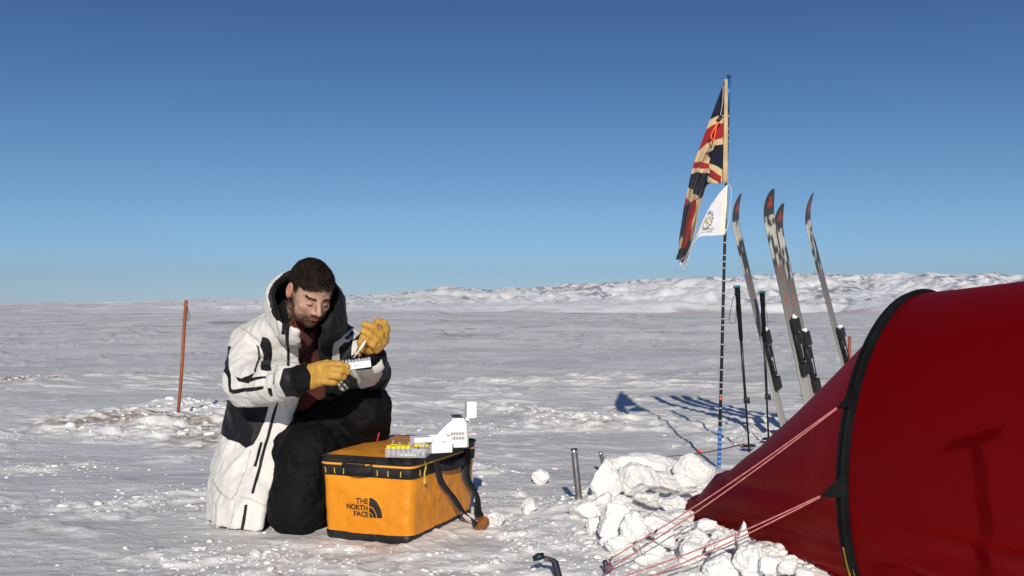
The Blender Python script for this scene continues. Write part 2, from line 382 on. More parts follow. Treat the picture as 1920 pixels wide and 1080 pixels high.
dirt = np.zeros(GX.shape); chunk = np.zeros(GX.shape)
for i, (pl, s) in enumerate(zip(RUB, (1, 1.0, .5, .1, .2))):
    k = 1 - sstep(.1, .6, seg_d(GX, GY, pl) + .2*perlin(GX/.4, GY/.4, 3.0)); dirt = np.maximum(dirt, k*s)
chunk = crumb_mask(GX, GY)*(1-sstep(8, 15, R_))*sstep(.45, .9, rug(GX, GY, 0))*.75
k = 1 - sstep(.1, .45, np.minimum(seg_d(GX, GY, PILE), seg_d(GX, GY, PILE2))); chunk = np.maximum(chunk, k*.85)
k = 1 - sstep(.05, .5, np.minimum(seg_d(GX, GY, RUB[3]), seg_d(GX, GY, RUB[2])) + .25*perlin(GX/.4, GY/.4, 9.0)); chunk = np.maximum(chunk, k*.9*sstep(.3, .8, rug(GX*.8, GY*.8, 12)))
g = mesh('ground', np.stack([GX, GY, GZ], -1).reshape(-1, 3), Fq, gm, attrs={'dirt': dirt.ravel(), 'chunk': chunk.ravel()})
tag(g, kind='structure')
def gz(x, y): return float(ground_z(np.array([x]), np.array([y]))[0])
def on_ground(px, py):
    p = G(px, py)
    for _ in range(6): p = G(px, py, gz(p[0], p[1]))
    return p

# ------------------------------------------------------------------ hills
RIDGE = np.array([(-2500,566),(-1200,570),(-600,572),(0,569),(200,566),(400,562),(560,559),(640,556),(720,552),(790,545),(830,540),(870,541),(900,545),(1000,541),(1060,536),(1120,533),(1180,531),(1240,524),(1290,521),(1350,526),(1430,523),(1490,516),(1530,515),(1600,520),(1700,518),(1850,517),(1900,521),(2200,515),(2900,522),(4300,530)], float)
az = np.radians(np.concatenate([np.linspace(-68, -30, 120)[:-1], np.linspace(-30, 30, 1100), np.linspace(30, 68, 120)[1:]]))
hr = np.concatenate([np.linspace(2700, 6200, 170), np.linspace(6250, 8200, 20)])
HA, HR = np.meshgrid(az, hr)
hx, hy = HR*np.sin(HA), HR*np.cos(HA)
rpy = np.interp(960 + FP*np.tan(HA), RIDGE[:, 0], RIDGE[:, 1])
ridge = H + (575 - rpy)/FP * 5600*np.cos(HA) 
s = (HR - 2900)/2700.0
s0 = s.copy(); s = s + (.07*perlin(hx/900, hy/900, 1.5) + .09*fbm(hx/420, hy/420, 3.5, 4, .55))*sstep(0, .12, s0)*(1-sstep(.85, 1.0, s0))
st_ = np.clip(s, 0, 1)*4; fr = st_ - np.floor(st_); stair = (np.floor(st_) + sstep(.0, .38, fr))/4
shape = np.where(s < 1, .72*stair + .28*s*sstep(0, .1, s), 1 - .5*sstep(1.02, 1.7, s)); shape = np.where(s < .05, shape*sstep(0, .05, s), shape)
base = -.0064*HR - 3
amp = np.clip((ridge - (-18))/150, .03, 1.2)
rg = 1 - np.abs(fbm(hx/520, hy/520, .4, 5, .52))*1.7
hz = base + (ridge - base)*shape
body = sstep(.02, .25, s)*(1 - .85*sstep(.8, .97, s) * (s < 1.3))
hz = hz + amp*body*(24*(rg-.5) + 15*(.4-np.abs(fbm(hx/150, hy/150, 2.1, 4, .55))) + 5.5*perlin(hx/42, hy/42, .7) + 3*np.abs(perlin(hx/22, hy/22, .7)))
hz = hz + sstep(.85, .97, s)*amp*(3.5*np.clip(perlin(hx/38, hy/90, 3.3), 0, 1)*sstep(0, .3, perlin(hx/500, hy/500, 4.4)) + 2.5*np.clip(fbm(hx/110, hy/400, 5.0, 3), 0, 2)*2)
hm = bpy.data.materials.new('far_snow_and_rock'); hm.use_nodes = True; t = hm.node_tree; b = t.nodes['Principled BSDF']
tc = t.nodes.new('ShaderNodeTexCoord')
c = gmix(gramp(gnoise(.004, (1, .4, 1), 6), .4, .6), (.88, .885, .90), (.96, .955, .945))
at = t.nodes.new('ShaderNodeAttribute'); at.attribute_name = 'rock'
c = gmix(gmul(at.outputs['Fac'], gramp(gnoise(.022, (1, .6, 2), 6), .46, .60)), c, (.30, .31, .34))
at = t.nodes.new('ShaderNodeAttribute'); at.attribute_name = 'shore'
c = gmix(gmul(at.outputs['Fac'], gramp(gnoise(.006, (.5, 1, 1), 6), .50, .58)), c, (.60, .54, .53))
at = t.nodes.new('ShaderNodeAttribute'); at.attribute_name = 'plain'
c = gmix(at.outputs['Fac'], c, gmix(gramp(gnoise(.006, (1, 1, 1), 9, .4, .7), .42, .60), (.56, .55, .54), (.80, .79, .77)))
t.links.new(c, b.inputs['Base Color']); b.inputs['Roughness'].default_value = .8; b.inputs['Specular IOR Level'].default_value = .2
bm_ = t.nodes.new('ShaderNodeBump'); bm_.inputs['Strength'].default_value = .6; bm_.inputs['Distance'].default_value = 9
t.links.new(gnoise(.02, (1, 1, 1), 8), bm_.inputs['Height']); t.links.new(bm_.outputs[0], b.inputs['Normal'])
gy_, gx_ = np.gradient(hz); slope = np.abs(gy_)/ (np.gradient(HR, axis=0)) + np.abs(gx_)/(HR*np.gradient(HA, axis=1))
rock = sstep(.16, .34, slope)*sstep(.05, .45, fbm(hx/600, hy/500, 7.7, 3)+.05+.35*sstep(.55, .8, s)*(1-sstep(.92, 1.0, s)))*sstep(.1, .4, amp)
shore = sstep(-.03, .02, s)*(1-sstep(.03, .07, s))*sstep(.2, .6, amp)
ni, nj = hx.shape; idx = np.arange(ni*nj).reshape(ni, nj)
Fh = np.stack([idx[:-1, :-1], idx[:-1, 1:], idx[1:, 1:], idx[1:, :-1]], -1).reshape(-1, 4)[:, ::-1]
tag(mesh('hills', np.stack([hx, hy, hz], -1).reshape(-1, 3), Fh, hm, attrs={'rock': rock.ravel(), 'shore': shore.ravel(), 'plain': ((1-sstep(.12, .45, amp))*(1-sstep(.5, 1.0, s))).ravel()}), kind='structure')

# ------------------------------------------------------------------ tent
TM = np.array([1.57, 3.75, 0.0]); TU = nz([.63, .78, 0]); TA = nz([.78, -.63, 0])   # arch centre on ground, across, along (towards the camera)
TENT = thing('tent', 'large dark red tunnel tent with black arch sleeve at right edge of the camp', 'tent', TM)
def section(th, wsc=1.0, hsc=1.0):
    return .85*np.cos(th)*wsc, (.35 + .622*np.sin(th))*hsc
TH0, TH1 = math.radians(-34.2), math.radians(180+34.2)
def tent_grid(ts, ths, fn):
    V = np.array([[fn(t_, th) for th in ths] for t_ in ts]); n, k, _ = V.shape
    idx = np.arange(n*k).reshape(n, k)
    return V.reshape(-1, 3), np.stack([idx[:-1, :-1], idx[:-1, 1:], idx[1:, 1:], idx[1:, :-1]], -1).reshape(-1, 4)
def tent_body(t_, th):
    u, z = section(th, 1 + .03*min(t_, 1), 1)
    hh = .972 + .13*min(t_, 1.0) if t_ < 1.5 else 1.102 - .12*sstep(1.5, 3.0, t_)
    z = z*hh/.972
    sag = .022*math.sin(math.pi*min(t_/1.5, 1)) if t_ < 1.5 else 0
    k = 1 - sag*(1-abs(math.sin(th))*.6)
    return TM + TA*t_ + TU*u*k + np.array([0, 0, max(z, 0)])
ths = np.linspace(TH0, TH1, 180)
tv, tf = tent_grid(np.linspace(0, 3.0, 170), ths, tent_body)
def wrinkle(V, amp, along):
    q = (V - TM); a_ = q@along; z = V[:, 2]
    f = perlin(a_*1.1 + z*.5, z*9.0 + a_*1.3, 3.0)*sstep(.62, .15, z) + .55*perlin(a_*2.3, z*20 + a_*3, 8.0)*sstep(.55, .1, z) + .35*perlin(a_*1.2, z*2.2, 5.0)
    g_ = 1-np.abs(perlin(a_*.8, z*26 + a_*2.2, 12.0))*3
    return 1.7*(f + .45*np.clip(g_, 0, 1)*sstep(.42, .12, z))*amp*(1+1.1*sstep(.5, .1, z))
nr_ = V_ = None
def outward(V): 
    q = V - TM; u = q@TU; n = np.outer(u, TU); n[:, 2] += (V[:, 2]-.3)*1.3; return n/(np.linalg.norm(n, axis=1)[:, None]+1e-6)
fade = sstep(0, .10, (tv-TM)@TA)
tv = tv + outward(tv)*(wrinkle(tv, .011, TA)*fade)[:, None]
mesh('canopy', tv, tf, M['tent'], TENT)
def tent_vest(s_, th):
    u, z = section(th)
    k = (1-s_)**1.3; w_ = (1-s_)*.94 + .06
    pull = .10*math.sin(math.pi*min(s_, 1))*abs(math.cos(th))     # side panels pulled in between arch and end peg
    return TM - TA*(1.17*s_) + TU*u*(w_-pull*.5) + np.array([0, 0, max(z, 0)*k + .012*(1-k)])
vv, vf = tent_grid(np.linspace(0, 1, 110), ths, tent_vest)
fade = sstep(0, .12, -((vv-TM)@TA))
vv = vv + outward(vv)*(wrinkle(vv, .013, -TA*.8+TU*.4)*fade*sstep(0, .1, vv[:, 2]))[:, None]
mesh('vestibule', vv, vf, M['tent'], TENT)
pa = np.array([TM + TU*section(th)[0]*1.012 + np.array([0, 0, section(th)[1]*1.0 + .006]) - TA*.012 for th in np.linspace(TH0+.02, TH1-.02, 90)])
V1 = ribbon(pa, TA, .040, .005); V2 = tube(pa + np.array([0, 0, .0]), .010, 8)
sl = mesh('pole_sleeve', *cat_([V1, V2]), M['black_fabric'], TENT, smooth=False)
# second arch nearer the camera side
pa2 = np.array([tent_body(1.5, th) for th in np.linspace(TH0+.02, TH1-.02, 70)]); pa2 = pa2 + outward(pa2)*.008
mesh('pole_sleeve', *cat_([ribbon(pa2, TA, .06, .006), tube(pa2, .013, 8)]), M['black_fabric'], TENT, smooth=False)
# seam lines along the arch, tensioner strap at its foot
lo = [tent_body(0.02, TH1 - q) for q in (.02, .16, .3)]
mesh('tension_strap', *ribbon(curve_pts([q - TU*.012 - TA*.035 for q in lo], 12), TA, .02, .004), M['yellow_tape'], TENT)
# guy points (triangular gussets) on the arch and their doubled guylines
def arch_pt(py, k_=1.015):
    best = None
    for th in np.linspace(math.pi*.55, TH1, 300):
        u, z = section(th); p = TM + TU*u*k_ + np.array([0, 0, z]); q = proj(p[None])
        if best is None or abs(q[1][0]-py) < best[0]: best = (abs(q[1][0]-py), p)
    return best[1]
anch = on_ground(1140, 1077)
GUYS = []
for name_lab, ys, tip_px, ye, anchor in (('upper', (722, 762), (1575, 757), 0, anch), ('lower', (882, 935), (1553, 917), 1, np.array([.285, 3.12, .01]))):
    a0 = arch_pt(ys[0], 1.05-.03*ye); a1 = arch_pt(ys[1], 1.05-.03*ye); mid = (a0+a1)/2
    d_ = nz(anchor - mid); tip = mid + d_*(.065 if ye == 0 else .085)
    nrm = nz(np.cross(a1-a0, tip-a0))*.002
    V = np.array([a0+nrm, a1+nrm, tip+nrm, a0-nrm, a1-nrm, tip-nrm]); F = [(0,1,2), (5,4,3), (0,2,5,3), (2,1,4,5), (1,0,3,4)]
    mesh('guy_gusset', V, F, M['black_fabric'], TENT, smooth=False)
    off = np.array([0, 0, .012]); side = nz(np.cross(d_, [0, 0, 1]))*.012
    pts = []
    for sgn in (-1, 1):
        st_ = tip + side*sgn*.1 + off*sgn*.15; en = anchor + np.array([.0, 0, .03]) + (off*1.2*sgn + side*sgn*.9)
        L = np.linspace(0, 1, 24)[:, None]; path = st_*(1-L) + en*L; path[:, 2] -= (.014*np.sin(math.pi*L))[:, 0]
        pts.append(tube(path, .0024, 6))
    mesh('guyline', *cat_(pts), M['guy'], TENT)
    rp = tip*(.22) + anchor*.78 + np.array([0, 0, .028])
    if ye == 0: mesh('line_runner', *box(rp, side*1.2, d_*.004, off*.35, .0015), M['dark_plastic'], TENT)
# far side line of the vestibule
fa = P(1396, 832, 4.62); fb = on_ground(1250, 862) + np.array([0, 0, .02])
L = np.linspace(0, 1, 16)[:, None]; pth = fa*(1-L) + fb*L; pth[:, 2] -= .012*np.sin(math.pi*L[:, 0])
mesh('guyline', *cat_([tube(pth, .0035, 6)]), M['guy'], TENT)
rp = fa*.48+fb*.52; mesh('line_runner', *tube([rp-nz(fb-fa)*.03, rp+nz(fb-fa)*.03], .008, 6), M['neon'], TENT)

# ------------------------------------------------------------------ flag pole with two flags
fb_ = on_ground(1348, 877); POLE = thing('flag_pole', 'tall thin black banded pole with blue foot planted beside the red tent', 'pole', fb_)
ptop = P(1367, 144, fb_[1]); pd = ptop - fb_
def pp(f): return fb_ + pd*f
def at_py(py):
    lo_, hi_ = 0.0, 1.0
    for _ in range(40):
        m_ = (lo_+hi_)/2
        if proj(pp(m_)[None])[1][0] > py: lo_ = m_
        else: hi_ = m_
    return lo_
f1 = at_py(800); f2 = at_py(205)
def banded(name, fa_, fb_, ra, rb, n_, base, pat, rough=.35):
    fs = []; cs_ = []
    for i in range(n_):
        f0_ = fa_ + (fb_-fa_)*i/n_; fm = fa_ + (fb_-fa_)*(i+.86)/n_ if pat(i) else None; f1_ = fa_ + (fb_-fa_)*(i+1)/n_
        fs.append(f0_); cs_.append(base)
        if fm: fs += [fm-.00003, fm, f1_-.00003]; cs_ += [base, (.55, .57, .55), (.55, .57, .55)]
    fs.append(fb_); cs_.append(base); fs = np.array(fs)
    V, F = tube(np.array([pp(q) for q in fs]), ra+(rb-ra)*(fs-fa_)/(fb_-fa_), 10)
    mesh(name, V, F, M['skisheet'], POLE, col=np.repeat(np.array(cs_), 10, axis=0))
banded('blue_section', -.02, f1, .0105, .0105, 10, (.015, .13, .42), lambda i: True)
banded('black_section', f1, f2, .0095, .0075, 50, (.012, .012, .014), lambda i: i % 2 == 0 or i % 5 == 0)
mesh('blue_section', *tube([pp(f2), pp(1)], .0085, 10), M['blue_pole'], POLE)
fo = at_py(747); mesh('orange_band', *tube([pp(fo-.004), pp(fo+.004)], .0108, 10), M['orange_tape'], POLE)
mesh('pole_tip', *cat_([tube([pp(.998), pp(1.004)], .012, 8), tube(curve_pts([pp(1.0), pp(1.004)+[-.02,0,.004], pp(.998)+[-.042,0,-.006], pp(.994)+[-.050,0,.006]], 14), .0014, 5)]), M['dark_metal'], POLE)

fd = fb_[1]
def pline(pts, y, n):
    q = np.array([P(a_, b_, y) for a_, b_ in pts]); return curve_pts(q, n)
NU, NV = 320, 180
FLAG = thing('flag', 'faded red, white and blue cross-pattern flag drooping from top of pole', 'flag', pp(.99))
top = pline([(1359,150),(1334,217),(1308,289),(1291,358),(1280,400),(1273,450),(1268,484)], fd, NU)
bot = pline([(1359,342),(1347,344),(1327,347),(1318,368),(1308,405),(1297,443),(1279,490)], fd, NU)
uu, vv_ = np.meshgrid(np.linspace(0, 1, NU), np.linspace(0, 1, NV), indexing='ij')
W_ = top[:, None]*(1-vv_[..., None]) + bot[:, None]*vv_[..., None]
fold = .035*np.sin(vv_*13.5 + uu*4 + 1.2*perlin(uu*3, vv_*3, 1))*sstep(.05, .5, uu) + .05*perlin(uu*5, vv_*2.5, 3)*sstep(0, .3, uu)
W_[..., 1] += fold; 
W_[..., 0] += .006*perlin(uu*6, vv_*6, 9)*sstep(.1, .6, uu)
W_[..., 2] += .010*perlin(uu*4+5, vv_*4, 2)*sstep(0.02, .3, uu)
Vf = W_.reshape(-1, 3); ii = np.arange(NU*NV).reshape(NU, NV)
Ff = np.stack([ii[:-1, :-1], ii[1:, :-1], ii[1:, 1:], ii[:-1, 1:]], -1).reshape(-1, 4)
# gathered cloth: the pattern runs down the hanging folds
QB = lambda L_: [(1260+x/4.908, 130+y/4.908) for x, y in L_]
QA = lambda L_: [(1260+x/5.685, 330+y/5.685) for x, y in L_]
cream = (.60, .44, .25); redc = (.30, .022, .024); blue = (.012, .014, .030)
PAT = [(cream, QB([(330,470),(420,430),(520,415),(520,485),(380,512),(290,580)])), (redc, QB([(300,560),(380,512),(520,480),(520,618),(400,650),(310,690),(230,770)])),
 (cream, QB([(220,775),(310,690),(400,650),(520,615),(520,683),(390,700),(380,740),(330,765),(230,805)])), (cream, QB([(200,790),(330,778),(362,812),(348,862),(190,848)])),
 (redc, QB([(190,846),(346,856),(345,912),(180,905)])), (cream, QB([(170,903),(338,912),(330,968),(250,940),(170,960)])), (cream, QB([(350,860),(430,900),(470,930),(520,920),(520,1080),(450,1040),(450,990),(340,925)])),
 (redc, QB([(345,922),(455,985),(445,1045),(330,985)])), (cream, QB([(315,988),(430,1042),(390,1075),(322,1040)])),
 (cream, QA([(180,90),(215,150),(262,215),(268,238),(185,290),(150,190)])), (redc, QA([(158,180),(185,288),(100,350),(100,300)])),
 (redc, QA([(190,290),(246,262),(250,400),(220,560),(155,768),(92,765),(110,600),(150,420)])), (cream, QA([(246,262),(350,210),(330,340),(250,560),(190,700),(222,555),(242,420)])),
 (cream, QA([(92,640),(100,765),(40,800),(60,720)]))]
px__, py__ = proj(Vf + np.array([0, -1, 0])*(Vf[:, 1:2]-fd)); fcol = np.tile(np.array(blue), (len(Vf), 1))
def psdf0(px, py, poly):
    poly = np.asarray(poly, float); ins = np.zeros(px.shape, bool); n_ = len(poly)
    for i in range(n_):
        A, B = poly[i], poly[(i+1) % n_]; c_ = ((A[1] > py) != (B[1] > py)); xi_ = A[0] + (py-A[1])*(B[0]-A[0])/(B[1]-A[1] if B[1] != A[1] else 1e-9); ins ^= c_ & (px < xi_)
    return ins
for cc_, pl_ in PAT: fcol[psdf0(px__, py__, pl_)] = cc_
o_ = mesh('cloth', Vf, Ff, M['flagcloth'], FLAG, col=fcol)
sm = o_.modifiers.new('thickness', 'SOLIDIFY'); sm.thickness = .0015
hp = np.array([P(1362, 150, fd)*(1-k) + P(1360.5, 344, fd)*k for k in np.linspace(0, 1, 20)])
mesh('hoist_band', *ribbon(hp + np.array([-.005, -.016, 0]), np.array([1, 0, 0.0]), np.linspace(.018, .030, 20), .004), M['cream'], FLAG)
lp = curve_pts([P(1350, 222, fd-.07), P(1340, 240, fd-.075), P(1333, 256, fd-.075), P(1338, 263, fd-.075), P(1341, 250, fd-.075), P(1344, 236, fd-.075), P(1350, 222, fd-.07)], 30)
mesh('cord_loop', *tube(lp, .0045, 6), M['neon'], FLAG)
mesh('cord_toggle', *tube(np.array([P(1353, 218, fd-.068), P(1345, 228, fd-.068)]), .011, 8), M['dark_plastic'], FLAG)
mesh('cord', *tube(curve_pts([P(1356, 160, fd-.05), P(1355, 190, fd-.06), P(1350, 222, fd-.066)], 12), .0016, 5), M['mark'], FLAG)
# white pennant
PEN = thing('pennant', 'small white flag with laurel emblem tied below the larger flag', 'flag', P(1365, 345, fd))
NU, NV = 90, 60
top = pline([(1363,345),(1340,372),(1318,408),(1298,448),(1284,478),(1271,490)], fd+.02, NU)
bot = pline([(1357,441),(1333,443),(1308,446),(1292,470),(1285,492),(1279,512)], fd-.02, NU)
uu, vv_ = np.meshgrid(np.linspace(0, 1, NU), np.linspace(0, 1, NV), indexing='ij')
W_ = top[:, None]*(1-vv_[..., None]) + bot[:, None]*vv_[..., None]
W_[..., 1] += .030*np.sin(vv_*7+uu*6)*sstep(.25, .7, uu) + .01*perlin(uu*7, vv_*3, 6) - .03
cc = np.tile(np.array([.66, .66, .70]), (NU*NV, 1)); U_ = uu.ravel(); V__ = vv_.ravel()
cc[U_ < .10] = (.74, .70, .60)
ex_ = (U_-.30)/.085; ey_ = (V__-.50)/.27; er = np.hypot(ex_, ey_); an_ = np.arctan2(ey_, ex_)
leaf = (er > .72) & (er < 1.05) & (np.sin(an_*17) > -.35) & (np.abs(an_+math.pi/2) > .25); cc[leaf] = (.07, .07, .06)
core = (er < .55) & (np.sin(ex_*9+ey_*6) > -.4); cc[core] = (.36, .36, .10)
cc[(er < 1.3) & (np.abs(ex_) < .25) & (ey_ < -.95) & (ey_ > -1.25)] = (.03, .03, .05)
ii = np.arange(NU*NV).reshape(NU, NV)
o_ = mesh('cloth', W_.reshape(-1, 3), np.stack([ii[:-1, :-1], ii[1:, :-1], ii[1:, 1:], ii[:-1, 1:]], -1).reshape(-1, 4), M['flagcloth'], PEN, col=cc)
sm = o_.modifiers.new('thickness', 'SOLIDIFY'); sm.thickness = .0015
mesh('tie_cord', *tube(curve_pts([P(1364, 344, fd-.02), P(1371, 356, fd-.01), P(1369, 395, fd), P(1364, 425, fd-.01), P(1357, 441, fd-.03)], 20), .0025, 5), M['mark'], PEN)
def text_mesh(s_, size, o, ex, ez, out, m, parent, name='lettering', align='LEFT', depth=.0008, bold=0.0, sx=1.0):
    cu = bpy.data.curves.new('t', 'FONT'); cu.body = s_; cu.size = size; cu.align_x = align; cu.extrude = depth; cu.offset = bold
    to = bpy.data.objects.new('t', cu); COL.objects.link(to)
    dg = bpy.context.evaluated_depsgraph_get(); me = bpy.data.meshes.new_from_object(to.evaluated_get(dg))
    V = np.array([v.co[:] for v in me.vertices]); F = [tuple(p.vertices) for p in me.polygons]
    bpy.data.objects.remove(to); bpy.data.curves.remove(cu); bpy.data.meshes.remove(me)
    V = np.asarray(o) + V[:, :1]*sx*np.asarray(ex) + V[:, 1:2]*np.asarray(ez) + V[:, 2:3]*np.asarray(out)
    return mesh(name, V, F, m, parent, smooth=False)
q0 = P(1317, 433, fd-.075); q1 = P(1342, 430, fd-.075)
text_mesh('HUMBER', .0165, q0, nz(q1-q0), np.array([0, 0, 1.0]), np.array([0, -1.0, 0]), M['print_black'], PEN, bold=.0)

# ------------------------------------------------------------------ skis
def ski(pts, base_px, y, c, label, bind_py):
    """pts: pixel line of the straight part top point, tip; base pixel at the ground"""
    B = P(*base_px, y); B[2] = gz(B[0], B[1]) - .03; Tn = P(*pts[0], y - .25); up = nz(Tn-B); c = nz(c); c = nz(c - up*c.dot(up)); wd_ = np.cross(up, c)
    root = thing('ski', label, 'ski', B, 'skis standing upright in the snow')
    Ls = np.linalg.norm(Tn-B); tipL = .30
    ts_ = np.concatenate([np.linspace(0, Ls, 60), Ls + np.linspace(0, tipL, 30)[1:]])
    V = []; C_ = []; nw = 9
    for t_ in ts_:
        q = max(0, (t_-Ls)/tipL); ctr = B + up*(t_ - q*q*.035) + c*(.085*q**2.2)
        wdt = .085 + .012*((t_-Ls*.5)/(Ls*.5))**2*(t_ < Ls) + .012*(t_ >= Ls); wdt *= math.sqrt(max(1 - max(0, (q-.45)/.56)**2, .01))
        th = .012 if q == 0 else .009
        for k in range(nw):
            s_ = k/(nw-1)*2-1
            V.append(ctr + wd_*wdt/2*s_ + c*th*(.5 if abs(s_) < .99 else .3))
        for k in range(nw):
            s_ = 1-k/(nw-1)*2
            V.append(ctr + wd_*wdt/2*s_ - c*th*(.5 if abs(s_) < .99 else .3))
        for k in range(2*nw):
            s_ = (k/(nw-1)*2-1) if k < nw else (1-(k-nw)/(nw-1)*2)
            top_d = (Ls+tipL-t_)
            col = np.array([.055, .058, .06])
            n1 = perlin(t_*14, s_*1.6, base_px[0]*.1)
            if .20 < top_d < .42 and n1 + (.3 - abs(top_d-.29)*3) > 0: col = np.array([.50, .48, .42])
            if .42 <= top_d < .55 and n1 > .15: col = np.array([.45, .43, .38])
            if top_d < .14 and top_d > .05 and abs(s_-.1) < .55*(top_d-.04)/.09 : col = np.array([.45, .05, .03])
            if top_d > .55:
                f = min(1, (top_d-.55)/.75); col = np.array([.13, .12, .12])*(1-f) + np.array([.33, .33, .31])*f
                if top_d < 1.05 and abs(s_) < .35 and perlin(t_*30, s_*3, 5) > .05: col = np.array([.33, .12, .09])
            C_.append(col)
    n_, k_ = len(ts_), 2*nw
    F = [(i*k_+j, i*k_+(j+1) % k_, (i+1)*k_+(j+1) % k_, (i+1)*k_+j) for i in range(n_-1) for j in range(k_)] + [tuple(range(k_))[::-1], tuple((n_-1)*k_+j for j in range(k_))]
    mesh('board', V, F, M['skisheet'], root, col=C_)
    def along(py):
        b_ = None
        for f in np.linspace(0, Ls, 300):
            d__ = abs(proj((B+up*f)[None])[1][0]-py)
            if b_ is None or d__ < b_[0]: b_ = (d__, f)
        return b_[1]
    b0, b1 = along(bind_py[1]), along(bind_py[0]); Lb = b1-b0; o = c*.008
    def bx_(f0, f1_, w_, h0, h1, bev=.004):
        m_ = B + up*(b0+Lb*(f0+f1_)/2) + c*(.006+(h0+h1)/2); return box(m_, wd_*w_/2, up*Lb*(f1_-f0)/2, c*(h1-h0)/2, bev)
    mesh('binding', *cat_([bx_(.0, 1.0, .045, 0, .010), bx_(.78, 1.0, .062, .01, .045), bx_(.55, .74, .058, .01, .026),
        bx_(.30, .50, .03, .01, .022), bx_(.02, .22, .062, .01, .040), bx_(.22, .30, .05, .01, .02),
        tube([B+up*(b0+Lb*.25)+c*.03+wd_*.022, B+up*(b0+Lb*.8)+c*.036+wd_*.028], .004, 6), tube([B+up*(b0+Lb*.25)+c*.03-wd_*.022, B+up*(b0+Lb*.8)+c*.036-wd_*.028], .004, 6)]), M['dark_plastic'], root)
    # snow clinging to the toe piece
    cs = B + up*(b1+.012) + c*.035
    Vs, Fs = blob(cs, [.019, .013, .015], 3, int(base_px[0]), noise=.3); mesh('snow_clump', Vs, Fs, M['snow_block'], root)
    return root
def ico(sub):
    import bmesh
    bm = bmesh.new(); bmesh.ops.create_icosphere(bm, subdivisions=sub, radius=1); bm.verts.index_update()
    V = np.array([v.co[:] for v in bm.verts]); F = np.array([[v.index for v in f.verts] for f in bm.faces]); bm.free(); return V, F
_ICO = {k: ico(k) for k in (2, 3, 4, 5)}
def blob(c, size, sub, seed, planes=11, noise=.06, soft=.07):
    """faceted, softened lump; size scalar or 3-vector of half extents"""
    r_ = np.random.default_rng(seed); D, F = _ICO[sub]
    N = r_.normal(size=(planes, 3)); N /= np.linalg.norm(N, axis=1)[:, None]; dd = r_.uniform(.62, .98, planes)
    q = D@N.T; q = np.where(q > .05, dd[None]/np.maximum(q, .05), 9.0)
    q = np.minimum(q, 1.25); k = soft
    rad_ = -k*np.log(np.exp(-q/k).sum(1)); rad_ = np.clip(rad_, .3, 1.2)
    off = r_.uniform(0, 50, 3)
    rad_ = rad_*(1 + noise*perlin(D[:, 0]*2.5+off[0], D[:, 1]*2.5+off[1], D[:, 2]*2.5+off[2]) + noise*.5*perlin(D[:, 0]*7+off[0], D[:, 1]*7, D[:, 2]*7+off[2]))
    return np.asarray(c) + D*rad_[:, None]*np.asarray(size), F
ski([(1384,440)], (1476,833), 6.85, (.80,-.6,0), 'leftmost upright ski, standing close behind the flag pole', (622, 732))
ski([(1446,430)], (1532,836), 6.8, (.55,-.83,0), 'upright ski with the highest tip, front one of the crossed middle pair', (598, 704))
ski([(1464,455)], (1548,834), 6.98, (.62,-.78,0), 'upright ski with the lower tip, rear one of the crossed middle pair', (622, 735))
ski([(1520,440)], (1624,836), 6.75, (.82,-.57,0), 'rightmost upright ski, nearest the orange stake behind the tent', (617, 694))

# ------------------------------------------------------------------ trekking poles
def trek(top_px, base_px, y, label, strap_side):
    B = P(*base_px, y); B[2] = gz(B[0], B[1]) - .04; T = P(*top_px, y); up = nz(T-B); L = np.linalg.norm(T-B)
    r = thing('trekking_pole', label, 'ski pole', B, 'trekking poles standing behind the tent')
    q = lambda f: B + up*(L*f)
    mesh('shaft', *cat_([tube([q(0), q(.33), q(.331), q(.75)], [.006, .0065, .0085, .009], 8)]), M['carbon'], r)
    mesh('lock', *cat_([tube([q(.32), q(.35)], .013, 8), box(q(.335)+np.array([.017, -.006, 0]), np.array([.008, 0, 0]), np.array([0, .006, 0]), up*.02, .002)]), M['dark_plastic'], r)
    mesh('grip', *tube([q(.68), q(.70), q(.80), q(.84), q(.90), q(.96), q(.985)], [.010, .013, .014, .0155, .0145, .018, .017], 12), M['black_fabric'], r)
    mesh('cap', *cat_([tube([q(.985), q(1.0)], [.020, .016], 10), box(q(.99)+np.array([-.012, 0, 0]), np.array([.012, 0, 0]), np.array([0, .010, 0]), up*.008, .002)]), M['cap_teal'], r)
    s_ = strap_side
    mesh('wrist_strap', *ribbon(curve_pts([q(.975), q(.93)+[s_*.03, -.01, 0], q(.86)+[s_*.055, -.02, 0], q(.80)+[s_*.07, -.02, -.01], q(.80)+[s_*.03, -.02, -.015], q(.86)+[s_*.022, -.02, 0], q(.96)+[s_*.008, -.015, 0]], 36), np.array([0.35, 1, 0]), .014, .002), M['black_web'], r)
    mesh('basket', *tube([q(.07), q(.078)], [.045, .04], 12), M['dark_plastic'], r)
trek((1382,535), (1406,850), 6.25, 'trekking pole with hanging wrist strap, just right of the flag pole', -1)
trek((1429,545), (1442,838), 6.55, 'black trekking pole with two grips close together, in front of the leftmost ski', .35)

